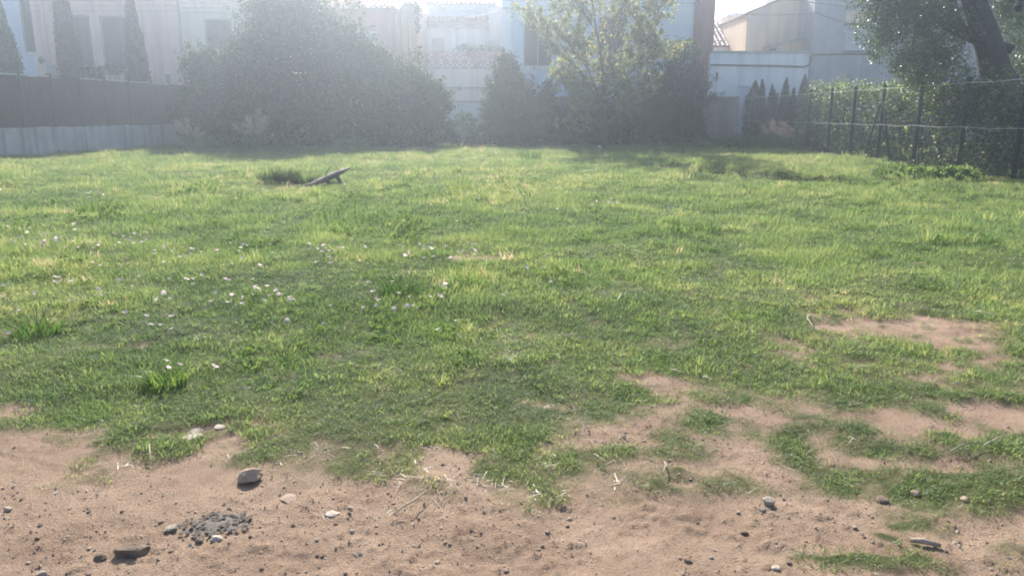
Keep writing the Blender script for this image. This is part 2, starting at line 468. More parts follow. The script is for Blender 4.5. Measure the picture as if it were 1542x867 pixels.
def tiled_roof(parent, x0, x1, y0, z0, rows, slope=R(17), mat='tile', pitch=.31, shed=True, name='roof'):
    """eave at y0,z0 rising away; each barrel tile is an object of its own"""
    L = rows * .40
    dy, dz = math.cos(slope), math.sin(slope)
    r = MB()
    bm = r.bm
    p = [(x0, y0, z0 - .06), (x1, y0, z0 - .06), (x1, y0 + L * dy, z0 - .06 + L * dz), (x0, y0 + L * dy, z0 - .06 + L * dz)]
    lo = [bm.verts.new(c) for c in p]; hi = [bm.verts.new((c[0], c[1], c[2] + .07)) for c in p]
    bm.faces.new(lo[::-1]); bm.faces.new(hi)
    for i in range(4): bm.faces.new((lo[i], lo[(i + 1) % 4], hi[(i + 1) % 4], hi[i]))
    roof = r.build(name, M['tile_dark'], parent)
    inv = Matrix.Translation(-parent_world(parent))
    nx = int((x1 - x0) / pitch)
    me = tile_mesh(mat)
    for j in range(rows):
        for i in range(nx):
            t = bpy.data.objects.new('roof_tile', me)
            COL.objects.link(t); t.parent = roof
            t.location = (x0 + (i + .5) * pitch + random.uniform(-.012, .012), y0 - .03 + j * .40 * dy + random.uniform(-.02, .02), z0 + .012 + j * .40 * dz + .012 * (rows - j) * 0)
            t.rotation_euler = (slope - .03 + random.uniform(-.02, .02), 0, random.uniform(-.03, .03))
    return roof

def rows_of(*a): return a

# -- white house at the far left
Y = 45.6
h = empty('row_house', (XX(10, Y), Y, 0), 'white rendered house with a tall grey window at the left end of the row', 'house', 'row houses at the left')
w0 = (XX(33, Y, 40), XX(51, Y, 40) , ZZ(80, Y), 8.2)
m = MB(); facade(m, -34, XX(52, Y, 60) + .6, 0, 9.0, Y, 8, [w0]); m.build('wall', M['blue_white'], h)
window(h, w0, Y, M['glass'], M['frame'], cross=(0, 0))
MB().box(-34.2, XX(52, Y, 60) + .5, Y - .3, Y + 8.2, 9.003, 9.25).build('cornice', M['white'], h)

# -- pink house
Y = 45.0
h = empty('row_house', (XX(160, Y), Y, 0), 'pink stucco house with grooved band and shutters behind the cypresses', 'house', 'row houses at the left')
x0, x1 = XX(52, Y, 60), XX(271, Y, 60)
holes = [(XX(110, Y, 60), XX(138, Y, 60), ZZ(100, Y), ZZ(23, Y)), (XX(153, Y, 60), XX(212, Y, 60), ZZ(106, Y), ZZ(24, Y))]
m = MB(); facade(m, x0, x1, 0, 9.2, Y, 9, holes); m.build('wall', M['pink'], h)
for q in holes: window(h, q, Y, M['glass'], M['frame'], slats=16)
for v in (1, 7, 15): MB().box(x0 + .01, x1 - .01, Y - .07, Y - .003, ZZ(v, Y) - .05, ZZ(v, Y) + .05).build('moulding', M['pink'], h)
MB().box(x0 - .1, x1 + .1, Y - .35, Y + 9.2, 9.203, 9.45).build('cornice', M['pale_pink'], h)
MB().tube([(XX(235, Y, 60), Y - .07, .2), (XX(235, Y, 60), Y - .07, 9)], .05).build('downpipe', M['pink'], h)
MB().box(XX(73, Y), XX(88, Y), Y - .25, Y - .003, ZZ(115, Y), ZZ(98, Y), .02).build('meter_box', M['metal'], h)
m = MB(); xl = XX(66, Y); m.box(xl - .06, xl + .06, Y - .3, Y - .003, ZZ(92, Y), ZZ(92, Y) + .05); m.tube([(xl, Y - .22, ZZ(96, Y)), (xl, Y - .22, ZZ(90, Y)), (xl, Y - .22, ZZ(86, Y))], [.08, .11, .03])
m.build('wall_lamp', M['darkpost'], h)
m = MB(); xd = XX(76, Y); m.tube([(xd, Y - .07, .2), (xd, Y - .07, 8.6)], .045); m.build('downpipe', M['pink'], h)

# -- pale pink house right of the downpipe
Y = 45.05
h = empty('row_house', (XX(340, Y), Y, 0), 'pale pink stucco house with two small square windows behind the tall bush', 'house', 'row houses at the left')
x0, x1 = XX(271, Y, 60) + .01, XX(478, Y, 60)
holes = [(XX(308, Y, 50), XX(350, Y, 50), ZZ(76, Y), ZZ(29, Y)), (XX(366, Y, 50), XX(384, Y, 50), ZZ(60, Y), ZZ(31, Y)), (XX(420, Y, 50), XX(455, Y, 50), ZZ(76, Y), ZZ(29, Y))]
m = MB(); facade(m, x0, x1, 0, 8.9, Y, 9, holes); m.build('wall', M['pale_pink'], h)
for q in holes: window(h, q, Y, M['glass'], M['frame'], slats=10)
for v in (3, 11, 18): MB().box(x0 + .01, x1 - .01, Y - .07, Y - .003, ZZ(v, Y) - .05, ZZ(v, Y) + .05).build('moulding', M['pale_pink'], h)
MB().box(x0 + .02, x1 + .1, Y - .35, Y + 9, 8.903, 9.15).build('cornice', M['pale_pink'], h)
MB().tube([(XX(273, Y, 60), Y - .07, .2), (XX(273, Y, 60), Y - .07, 8.8)], .06).build('downpipe', M['metal'], h)

# -- salmon house with tiled eave
Y = 46.0
h = empty('tiled_house', (XX(540, Y), Y, 0), 'salmon house with barrel tile eave and one pale blue shuttered window', 'house')
x0, x1 = XX(478, Y, 50) + .35, XX(600, Y, 50)
ze = ZZ(14, Y)
q = (XX(540, Y, 60), XX(568, Y, 60), ZZ(76, Y), ZZ(46, Y))
m = MB(); facade(m, x0, x1, 0, ze + .065, Y, 8, [q]); m.build('wall', M['salmon'], h)
window(h, q, Y, M['white'], M['whiteframe'], cross=(1, 0))
tiled_roof(h, x0 - .1, x1 + .15, Y - .45, ze, 11)
MB().box(XX(590, Y, 50), XX(602, Y, 50) + .02, Y - .12, Y - .004, 0.1, ze - .15).build('pilaster', M['salmon'], h)
MB().tube([(XX(594, Y, 50), Y - .2, .2), (XX(594, Y, 50), Y - .2, ze - .2)], .07).build('downpipe', M['metal'], h)

# -- beige narrow house
Y = 47.5
h = empty('narrow_house', (XX(618, Y), Y, 0), 'narrow beige house beside the terrace with a few tiles on its eave', 'house')
x0, x1 = XX(601, Y, 40), XX(631, Y, 40)
m = MB(); facade(m, x0, x1, 0, ZZ(7, Y) + .02, Y, 7, []); m.build('wall', M['beige'], h)
tiled_roof(h, x0 - .05, x1 + .25, Y - .3, ZZ(7, Y), 8)
MB().tube([(XX(615, Y, 40), Y - .06, 4.8), (XX(615, Y, 40), Y - .06, 7.2)], .04).build('downpipe', M['metal'], h)

# -- white house behind the terrace, two tiled roofs
Y = 52.0
h = empty('terrace_house', (XX(690, Y), Y, 0), 'white house behind the terrace with two rows of tiled eaves', 'house')
x0, x1 = XX(634, Y, 50), XX(747, Y, 50)
door = (XX(650, Y, 68), XX(669, Y, 68), ZZ(90, Y), ZZ(58, Y))
m = MB(); facade(m, x0, x1, 0, ZZ(35.5, Y) + .08, Y, 8, [door]); m.build('wall', M['white'], h)
MB().box(door[0] + .01, door[1] - .01, Y + .1, Y + .15, door[2] + .01, door[3] - .01).build('door', M['frame'], h)
MB().box(x0 - .1, x1 + .05, Y - .28, Y - .004, ZZ(42, Y), ZZ(37, Y)).build('cornice', M['concrete'], h)
tiled_roof(h, x0 + .3, x1 - .3, Y - .5, ZZ(35.5, Y), 4, name='lower_roof')
m = MB(); facade(m, x0 + .2, x1 + .1, ZZ(37, Y) - .04, ZZ(5.5, Y + 1.2) + .035, Y + 1.55, 6, []); m.build('upper_wall', M['blue_white'], h)
tiled_roof(h, x0 - .1, x1 + .1, Y + 1.2, ZZ(5.5, Y + 1.2), 9, name='upper_roof')
m = MB()
for v in (14, 18): m.tube([(x0 + .5, Y + 1.3, ZZ(v, Y + 1.3)), (x1 - .3, Y + 1.3, ZZ(v, Y + 1.3))], .025, 5)
tag(m.build('railing', M['metal'], h), kind='stuff')
m = MB(); facade(m, XX(737, Y, 50), XX(755, Y, 50), 0, ZZ(9, Y - .8), Y - .8, 5, []); m.build('side_wall', M['concrete'], h)

# -- terrace with breeze block parapet
Y = 46.2
h = empty('terrace', (XX(685, Y), Y, 0), 'raised terrace wall topped by a terracotta breeze block parapet', 'terrace')
x0, x1 = XX(601, Y, 95) + .02, XX(769, Y, 95)
z1, z0 = ZZ(78, Y), ZZ(103, Y)
m = MB(); m.box(x0, x1, Y, Y + 5.2, 0, z0 - .05); m.build('wall', M['pale_pink'], h)
MB().box(x0, x1, Y - .06, Y - .003, ZZ(132, Y) - .06, ZZ(132, Y) + .02).build('ledge', M['concrete'], h)
nb = 12; bw = (x1 - x0) / nb; rowsn = 2; bh = (z1 - z0 - .06) / rowsn
bmk = bmesh.new()
def breeze():
    b = MB(); t = .05; s = bw - .012; g = bh - .012
    b.box(-s/2, s/2, 0, .12, 0, t).box(-s/2, s/2, 0, .12, g - t, g).box(-s/2, -s/2 + t, .002, .118, t, g - t).box(s/2 - t, s/2, .002, .118, t, g - t)
    for sgn in (1, -1):
        w = .035
        p = [(-s/2 + t, t), (-s/2 + t + w * 1.4, t), (s/2 - t, g - t - w * 1.4), (s/2 - t, g - t), (s/2 - t - w * 1.4, g - t), (-s/2 + t, t + w * 1.4)]
        if sgn < 0: p = [(-x, z) for x, z in p][::-1]
        b.prism(p, .02 if sgn > 0 else .022, .10 if sgn > 0 else .098)
    bmesh.ops.recalc_face_normals(b.bm, faces=b.bm.faces[:])
    me = bpy.data.meshes.new('breeze_block'); b.bm.to_mesh(me); b.bm.free(); me.materials.append(M['terracotta']); return me
bmk.free()
bme = breeze()
for j in range(rowsn):
    for i in range(nb):
        o = bpy.data.objects.new('breeze_block', bme); COL.objects.link(o); o.parent = h
        o.matrix_parent_inverse = Matrix.Translation(-parent_world(h))
        o.location = (x0 + (i + .5) * bw, Y + .02, z0 - .045 + j * bh)
MB().box(x0 - .03, x1 + .03, Y - .01, Y + .2, z1 - .055, z1 + .01).build('coping', M['terracotta'], h)

# plants on the terrace
def leaves(P, size, mat, rngl=rng, up=.3, tint=None, asp=.55, drop=None):
    """P Nx3 -> mesh of folded two-triangle leaves"""
    N = len(P); P = np.asarray(P)
    size = size * rngl.uniform(.6, 1.3, N)
    d = rngl.normal(size=(N, 3)); d[:, 2] += (-.35 if drop is None else drop)
    d /= np.linalg.norm(d, axis=1)[:, None]
    nrm = rngl.normal(size=(N, 3)); nrm[:, 2] += up
    s = np.cross(d, nrm); s /= np.linalg.norm(s, axis=1)[:, None] + 1e-9
    n2 = np.cross(s, d)
    a = P - d * size[:, None] * .5; b = P + d * size[:, None] * .5
    wv = s * size[:, None] * asp * .5; ff = n2 * size[:, None] * .14
    V = np.stack([a, P + wv + ff, b, P - wv + ff], 1).reshape(-1, 3)
    i = np.arange(N)[:, None] * 4
    F = np.concatenate([i + [[0, 1, 2]], i + [[0, 2, 3]]], 0)
    t = rngl.uniform(0, 1, N) if tint is None else tint
    return np_mesh('leaves', V, F, 3, mat, False, np.repeat(t, 4))

def clumpy(centers, radii, per, flat=1.0):
    C = np.repeat(np.asarray(centers), per, 0); r = np.repeat(np.asarray(radii), per)
    d = rng.normal(size=C.shape); d /= np.linalg.norm(d, axis=1)[:, None]
    d *= (rng.uniform(0, 1, len(C)) ** (1 / 2.2))[:, None]
    d[:, 2] *= flat
    return C + d * r[:, None]

def blob_centers(c, rad, n, surf=.55, seed=None):
    """clump centres filling an ellipsoid, more towards its outside"""
    d = rng.normal(size=(n, 3)); d /= np.linalg.norm(d, axis=1)[:, None]
    r = surf + (1 - surf) * rng.uniform(0, 1, n) ** .6
    r = r * (.82 + .36 * rng.uniform(0, 1, n))
    return np.asarray(c) + d * r[:, None] * np.asarray(rad)

def plant(name, label, cat, c, rad, n, per, cr, size, mat, trunkmat='bark', group=None, asp=.55, extra=None, stems=3, base=None):
    c = Vector(c)
    b = base or (c.x, c.y, 0)
    root = empty(name, b, label, cat, group)
    cen = blob_centers(c, rad, n)
    if extra is not None: cen = np.concatenate([cen, extra])
    cen = cen[cen[:, 2] > .12]
    P = clumpy(cen, rng.uniform(.5, 1.3, len(cen)) * cr, per)
    if n > 80:                                  # loose sprays standing out of the outline
        k0 = rng.permutation(len(cen))[:len(cen) // 3]
        d0 = cen[k0] - np.asarray(c); d0 /= np.linalg.norm(d0, axis=1)[:, None] + 1e-6; d0[:, 2] += .25
        for f in (.25, .5, .75):
            P = np.concatenate([P, clumpy(cen[k0] + d0 * f * cr * rng.uniform(.6, 2.2, len(k0))[:, None], np.full(len(k0), cr * .36), 12)])
    P = P[P[:, 2] > .02]
    tint = np.clip(rng.normal(.45, .2, len(P)), 0, 1)
    sz = np.full(len(P), size)
    if n > 80:                                  # larger, darker leaves added deep inside so no light shows through
        inner = np.asarray(c) + (cen - np.asarray(c)) * .72
        Q = clumpy(inner, np.full(len(inner), cr), 14)
        Q = Q[Q[:, 2] > .02]
        P = np.concatenate([P, Q]); tint = np.concatenate([tint, rng.uniform(0, .3, len(Q))]); sz = np.concatenate([sz, np.full(len(Q), size * 2.6)])
    add_mesh('foliage', leaves(P, sz, mat, asp=asp, tint=tint), root, 'stuff')
    for k in range(stems):
        a = rng.uniform(0, 6.28); e = Vector((c.x + math.cos(a) * rad[0] * .5, c.y + math.sin(a) * rad[1] * .5, c.z + rad[2] * .5))
        mid = Vector((b[0], b[1], 0)).lerp(e, .5) + Vector((rng.uniform(-.1, .1), rng.uniform(-.1, .1), 0))
        MB().tube([Vector((b[0] + .05 * math.cos(a), b[1] + .05 * math.sin(a), -.05)), mid, e], [.06, .04, .012], 6).build('stem', M[trunkmat], root, True)
    return root

tp = at(718, 66, 49.5)
root = empty('terrace_plant', (tp.x, 49.5, ZZ(103, 46.2)), 'loose feathery plant drooping over the terrace in front of the white house', 'plant')
P = []; m = MB(); z0 = ZZ(103, 46.2)
for k in range(16):
    a = rng.uniform(0, 6.28); L = rng.uniform(.8, 1.5)
    pts = [Vector((tp.x, 49.5, z0)) + Vector((math.cos(a) * L * t, math.sin(a) * L * .6 * t, 2.2 * t ** .7 - .9 * t ** 3)) for t in np.linspace(0, 1, 6)]
    m.tube(pts, [.025, .02, .018, .012, .01, .006], 5)
    for t in pts[2:]: P += [np.array(t) + rng.normal(size=3) * .12 for _ in range(12)]
m.build('stem', M['greybark'], root)
add_mesh('foliage', leaves(np.array(P), .2, M['leaf_mid'], asp=.2), root, 'stuff')

tp = at(629, 28, 47.2)  # dark leaf shape added where the wall lies in the roof's shadow
root = empty('eave_shade_foliage', (tp.x, 47.2, tp.z), 'dark foliage shape added for the shade below the eave of the narrow beige house', 'plant')
cen = np.array([(tp.x + rng.normal() * .05, 47.2 + rng.normal() * .1, tp.z + z) for z in np.linspace(-.75, .75, 14)])
P = clumpy(cen, .10 + .2 * np.linspace(0, 1, 14), 60)
add_mesh('foliage', leaves(P, .12, M['leaf_dark']), root, 'stuff')
MB().tube([(tp.x, 47.2, tp.z - .7), (tp.x, 47.2, tp.z + .85)], .015, 5).build('stem', M['bark'], root)

# -- blue-white house with its pale pillar, and the red flank
Y = 44.5
h = empty('blue_house', (XX(900, Y), Y, 0), 'pale blue house with a dark window behind the yellowing tree', 'house')
x0, x1 = XX(770, Y, 50), XX(1047, Y, 10)
q = (XX(788, Y, 60), XX(832, Y, 60), ZZ(101, Y), ZZ(25, Y)); q2 = (XX(900, Y, 60), XX(944, Y, 60), ZZ(101, Y), ZZ(25, Y))
m = MB(); facade(m, x0, x1, 0, 9.4, Y, 9, [q, q2]); m.build('wall', M['blue_white'], h)
for k in (q, q2): window(h, k, Y, M['glass'], M['frame'], cross=(1, 0))
MB().box(x0 - .1, x1 + .05, Y - .25, Y + 9, 9.403, 9.65).build('cornice', M['white'], h)
MB().box(XX(755, Y, 40), x0 - .004, Y - .15, Y + 5, 0, 9.0).build('pillar', M['light_panel'], h)
MB().box(XX(985, Y, 30), XX(1046, Y, 10), Y - .12, Y - .003, ZZ(70, Y), ZZ(6, Y)).build('panel', M['light_panel'], h)
MB().box(XX(980, Y, 4), XX(1047, Y, 4), Y - .2, Y - .003, ZZ(5, Y), ZZ(2.5, Y)).build('lintel', M['white'], h)
MB().box(x0, x1, Y - .05, Y - .003, 4.0, 4.15).build('string_course', M['white'], h)
Y = 44.1
h = empty('red_house', (XX(1062, Y), Y, 0), 'narrow dark red rendered house flank between the blue house and the white shed', 'house')
xr0, xr1 = XX(1047, Y, 10) + .02, XX(1078, Y, 0)
m = MB(); facade(m, xr0, xr1, 0, 9.6, Y, 9, []); m.build('wall', M['brickred'], h)
MB().box(xr0 - .08, xr1 + .1, Y - .12, Y + 9, 9.603, 9.8).build('cornice', M['brickred'], h)
MB().tube([(xr0 + .15, Y - .06, .2), (xr0 + .15, Y - .06, 9.5)], .05).build('downpipe', M['brickred'], h)

# -- white shed
Y = 43.6
h = empty('white_shed', (XX(1145, Y), Y, 0), 'low flat roofed white building with a cable along its wall', 'building')
x0, x1 = XX(1069, Y, 110), XX(1217, Y, 110)
z1 = ZZ(80, Y)
m = MB(); facade(m, x0, x1, 0, z1, Y, 5, [(XX(1112, Y), XX(1131, Y), ZZ(190, Y), ZZ(131, Y))]); m.build('wall', M['white'], h)
MB().box(XX(1112, Y) + .02, XX(1131, Y) - .02, Y + .08, Y + .14, ZZ(190, Y), ZZ(131, Y) - .02).build('door', M['light_panel'], h)
MB().box(x0 + .02, x1 + .02, Y - .1, Y + 5.1, z1 + .003, z1 + .1).build('coping', M['concrete'], h)
MB().tube([(x0, Y - .05, ZZ(98, Y)), (XX(1150, Y), Y - .05, ZZ(99.5, Y)), (XX(1212, Y), Y - .05, ZZ(101, Y)), (XX(1218, Y), Y - .06, ZZ(98, Y)), (XX(1220, Y), Y - .06, ZZ(88, Y)), (x1, Y - .06, ZZ(84, Y))], .045, 6).build('cable', M['cable'], h)
m = MB(); xl = XX(1076, Y); m.box(xl - .05, xl + .2, Y - .3, Y - .003, ZZ(118, Y), ZZ(117, Y)); m.tube([(xl + .1, Y - .25, ZZ(122, Y)), (xl + .1, Y - .25, ZZ(110, Y))], .06)
m.build('bracket', M['darkpost'], h)

# -- small tiled house
Y = 53
h = empty('small_tiled_house', (XX(1100, Y), Y, 0), 'small house with weathered tile roof seen over the white building', 'house')
x0, x1 = XX(1073, Y, 60), XX(1126, Y, 60)
m = MB(); facade(m, x0, x1, 0, ZZ(71, Y) + .12, Y, 6, []); m.build('wall', M['white'], h)
tiled_roof(h, x0 - .1, x1 + .1, Y - .4, ZZ(71, Y), 10, slope=R(27), mat='tile_dark')
# -- far gable and pinkish block
Y = 84
h = empty('far_house', (XX(1092, Y), Y, 0), 'far white gabled house with a chimney against the sky', 'house')
x0, x1 = XX(1060, Y, 40), XX(1112, Y, 40); za, zb = ZZ(44, Y), ZZ(33, Y)
MB().prism([(x0, 0), (x1, 0), (x1, zb), (XX(1105, Y, 40), zb), (x0, za)], Y, Y + 8).build('wall', M['white'], h)
MB().box(XX(1089, Y, 40), XX(1093, Y, 40), Y + 1, Y + 1.6, za, ZZ(27, Y)).build('chimney', M['salmon'], h)
Y = 82
h = empty('far_house', (XX(1112, Y), Y, 0), 'far reddish flat roofed house with a small chimney at the skyline', 'house')
x0, x1 = XX(1095, Y, 40), XX(1140, Y, 40)
m = MB(); facade(m, x0, x1, 0, ZZ(24, Y), Y, 8, []); m.build('wall', M['salmon'], h)
MB().box(x0 - .1, x1 + .1, Y - .3, Y + 8.2, ZZ(24, Y) + .003, ZZ(22, Y)).build('roof', M['white'], h)
MB().box(XX(1112, Y, 30), XX(1114.5, Y, 30), Y + 1, Y + 1.4, ZZ(22, Y) + .004, ZZ(16, Y)).build('chimney', M['salmon'], h)
# -- beige gable
Y = 49
h = empty('beige_house', (XX(1170, Y), Y, 0), 'beige weathered house with a sloping gable edge beside the grey building', 'house')
x0, x1 = XX(1124, Y, 45), XX(1223, Y, 45)
MB().prism([(x0, 0), (x1 + .5, 0), (x1 + .5, 9.3), (XX(1205, Y, 0), ZZ(-12, Y)), (XX(1180, Y, 0), ZZ(-1, Y)), (x0, ZZ(21, Y))], Y, Y + 8).build('wall', M['beige'], h)
m = MB(); p = [(x0 - .1, ZZ(21, Y) - .02), (XX(1180, Y, 0), ZZ(-1, Y) + .02), (XX(1205, Y, 0), ZZ(-12, Y) + .02), (x1 + .5, 9.33)]
pp = p + [(x, z + .1) for x, z in p[::-1]]
m.prism(pp, Y - .12, Y + 8).build('roof', M['tile_dark'], h)
m = MB(); yl = Y - 1.2
m.prism([(XX(1160, yl, 75), 0), (XX(1217, yl, 75), 0), (XX(1217, yl, 60), ZZ(57, yl)), (XX(1160, yl, 75), ZZ(71, yl))], yl, Y - .004).build('lean_to', M['ochre'], h)
m = MB(); p = [(XX(1158, yl, 75), ZZ(71.5, yl)), (XX(1218, yl, 60), ZZ(56.5, yl))]
m.prism(p + [(x, z + .09) for x, z in p[::-1]], yl - .12, Y - .006).build('lean_to_roof', M['concrete'], h)
MB().box(XX(1158, yl, 76), XX(1168, yl, 76), yl - .03, yl - .003, ZZ(82, yl), ZZ(73, yl)).build('hatch', M['shutter'], h)
# -- grey cement building
Y = 46.5
h = empty('cement_building', (XX(1300, Y), Y, 0), 'tall bare grey cement building with a blocked up opening behind the big tree', 'building')
x0, x1 = XX(1223, Y, 60), XX(1760, Y, 60)
m = MB(); facade(m, x0, x1, 0, 9.8, Y, 9, [(XX(1274, Y, 50), XX(1312, Y, 50), ZZ(77, Y), ZZ(38, Y))], .06); m.build('wall', M['concrete'], h)
MB().box(XX(1274, Y, 50) + .01, XX(1312, Y, 50) - .01, Y + .02, Y + .05, ZZ(77, Y) + .01, ZZ(38, Y) - .01).build('infill', M['patch'], h)
MB().box(XX(1288, Y, 55), XX(1291, Y, 55), Y - .002, Y + .018, ZZ(63, Y), ZZ(50, Y)).build('slot', M['cable'], h)
MB().box(XX(1270, Y, 40), XX(1316, Y, 40), Y - .1, Y - .003, ZZ(38, Y), ZZ(36, Y)).build('lintel', M['shutter'], h)
MB().box(XX(1270, Y, 78), XX(1316, Y, 78), Y - .12, Y - .003, ZZ(79, Y), ZZ(77, Y)).build('sill', M['shutter'], h)
MB().box(XX(1274, Y, 25), XX(1312, Y, 25), Y - .02, Y - .003, ZZ(35, Y), ZZ(17, Y)).build('repair_patch', M['beige'], h)
MB().tube([(x0 + .05, Y - .05, ZZ(83, Y)), (XX(1270, Y), Y - .05, ZZ(82, Y)), (XX(1330, Y), Y - .05, ZZ(82, Y))], .04, 6).build('cable', M['cable'], h)
MB().box(x0 - .1, x1 + .1, Y - .15, Y + 9, 9.803, 10.0).build('cornice', M['concrete'], h)

# overhead cables
def cable(label, pts, sag, r=.02):
    a, b = pts
    P = [a.lerp(b, t) + Vector((0, 0, -sag * 4 * t * (1 - t))) for t in np.linspace(0, 1, 14)]
    tag(MB().tube(P, r, 5).build('overhead_cable', M['cable']), label, 'cable', 'overhead cables')
cable('upper overhead cable crossing the beige gable towards the grey building', (at(1150, -8, 44), at(1330, 14, 46.3)), .12)
cable('straight overhead cable running over the small tiled roof to the grey building', (at(1079, 19, 44.2), at(1232, 20, 46.4)), .12)
cable('sagging overhead cable ending above the lintel of the grey building', (at(1232, 20, 46.4), at(1318, 37, 46.3)), .2)
cable('overhead cable sagging from the pale pillar across the terrace house', (at(695, 27, 46), at(758, 12, 44.3)), .12)
cable('pair cable running right across the pale blue house front', (at(758, 12, 44.3), at(960, 12, 44.3)), .15)

# -- brown garden wall at the back right
Y = 41.3
h = empty('garden_wall', (XX(1040, Y), Y, 0), 'low brown rendered garden wall below the white building', 'wall')
MB().box(XX(820, Y, 160), XX(1112, Y, 160), Y, Y + .25, 0, ZZ(147, Y)).build('wall', M['brownwall'], h)
MB().box(XX(820, Y, 160) - .03, XX(1112, Y, 160) + .03, Y - .04, Y + .29, ZZ(147, Y) + .003, ZZ(145, Y)).build('coping', M['concrete'], h)
Y = 41.6
h = empty('garden_wall', (XX(640, Y), Y, 0), 'pale garden wall half hidden by the large bush and the ivy', 'wall')
MB().box(XX(420, Y, 160), XX(812, Y, 160), Y, Y + .25, 0, ZZ(154, Y)).build('wall', M['light_panel'], h)
MB().box(XX(420, Y, 160) - .03, XX(812, Y, 160) + .03, Y - .04, Y + .29, ZZ(154, Y) + .003, ZZ(152, Y)).build('coping', M['concrete'], h)

# ---------------------------------------------------------------- screened wall at the left
A, B = Vector((-18.75, 22.5, 0)), Vector((-15.75, 40.5, 0))
DW = (B - A).normalized(); NW = Vector((DW.y, -DW.x, 0)); LW = (B - A).length
h = empty('screened_wall', A, 'concrete wall topped by dark brown screening and posts at the left edge', 'wall')
def along(mb, t0, t1, o0, o1, z0, z1):
    c = [A + DW * t + NW * o for t, o in ((t0, o0), (t1, o0), (t1, o1), (t0, o1))]
    vs = [mb.bm.verts.new((p.x, p.y, z)) for z in (z0, z1) for p in c]
    for f in ((3,2,1,0),(4,5,6,7),(0,1,5,4),(1,2,6,5),(2,3,7,6),(3,0,4,7)): mb.bm.faces.new([vs[i] for i in f])
    return mb
npan = 12; step = LW / npan
for k in range(npan):
    along(MB(), k * step + .03, (k + 1) * step - .03, -.12, .0 + rng.uniform(-.012, .012), -.3, 1.06).build('wall_panel', M['wallbase'], h)
    # screening split into its vertical strips
    for j in range(3):
        t0 = k * step + .05 + j * (step - .1) / 3
        along(MB(), t0 + .004, t0 + (step - .1) / 3 - .004, -.10 + rng.uniform(-.012, .012), -.045 + rng.uniform(-.012, .012), 1.08, 2.90 + rng.uniform(-.02, .02)).build('screen_panel', M['screen'], h)
    along(MB(), k * step - .045, k * step + .045, -.16, .02, 1.065, 3.0 + (.38 if k % 2 == 0 else .06)).build('post', M['darkpost'], h)
    if k not in (2, 5): along(MB(), k * step + .06, (k + 1) * step - .06, -.12, -.02, 2.915, 2.96).build('rail', M['coping'], h)
for k in range(npan):
    if k % 2: along(MB(), k * step - .12, k * step + .12, .012, .05, -.3, 1.03).build('pilaster', M['wallbase'], h)

# ---------------------------------------------------------------- mesh fence on the right
FX = 12.0
f0 = empty('mesh_fence', (FX, 16, 0), 'tall green wire mesh fence with round posts along the right side', 'fence')
py = [13.7, 16.05, 18.4, 20.75, 23.1, 25.4, 27.5, 29.5, 31.6, 33.5, 35.6, 37.8, 40.2]
for y in py:
    MB().tube([(FX, y, -.1), (FX + rng.uniform(-.03, .03), y + rng.uniform(-.03, .03), 2.46)], .057, 8).tube([(FX, y, 2.461), (FX, y, 2.50)], [.06, .02], 8).build('post', M['greenpost'], f0, True)
for y, s in ((25.4, 1), (25.4, -1)):
    MB().tube([(FX - .02, y + .06 * s, 1.95), (FX - .06, y + .95 * s, .0)], .03, 7).build('brace', M['greenpost'], f0, True)
for z, mt, r in ((2.36, 'cord', .009), (1.22, 'cord', .007), (.15, 'wire', .006)):
    P = []
    for a, b in zip(py[:-1], py[1:]):
        for t in (0, .5): P.append((FX - .05, a + (b - a) * t, z - (.03 if t else 0)))
    P.append((FX - .05, py[-1], z))
    MB().tube(P, r, 5).build('tension_wire', M[mt], f0)
m = MB()
for k, z in enumerate(np.arange(.25, 2.32, .1)):
    m.tube([(FX - .046, py[0], z), (FX - .046, py[-1], z)], .0028, 3)
for y in np.arange(py[0], py[-1], .1):
    m.bm.faces.new([m.bm.verts.new(c) for c in ((FX - .04, y, .16), (FX - .04, y + .006, .16), (FX - .04, y + .006, 2.35), (FX - .04, y, 2.35))])
tag(m.build('mesh', M['wire'], f0), kind='stuff')

# ---------------------------------------------------------------- trees and shrubs
def cypress(label, x, y, H, w, group, mat='leaf_cyp', n=None, leaf=.13):
    root = empty('cypress', (x, y, 0), label, 'tree', group)
    n = n or int(900 * H * w)
    z = rng.uniform(.05, 1, n) * H
    t = z / H
    prof = w * np.where(t < .12, .75 + t * 2, (1.0 - ((t - .12) / .88) ** (3.2 if H < 5 else 2.2)) * .97 + .03)
    a = rng.uniform(0, 6.28, n)
    lump = .85 + .3 * vnoise(a * 2.5, z * 1.8, 5)
    r = prof * lump * rng.uniform(.3, 1, n) ** .7
    P = np.stack([x + np.cos(a) * r, y + np.sin(a) * r, z], 1)
    add_mesh('crown', leaves(P, leaf, M[mat], drop=1.6, asp=.4), root, 'stuff')
    MB().tube([(x, y, -.1), (x, y, H * .9)], [.12, .03], 7).build('trunk', M['bark'], root)
    root.rotation_euler = (rng.normal() * .02, rng.normal() * .035, 0)
for u, lab, wv in ((6, 'broad dark cypress at the left edge of the photo', .95), (105, 'tall dark cypress beside the narrow white house', .66), (206, 'slender cypress in front of the wide pink house window', .60)):
    cypress(lab, XX(u, 41.5, 60), 41.5, {6: 8.6, 105: 9.4, 206: 8.1}[u], wv, 'cypresses behind the screened wall', n=16000, leaf=.19)
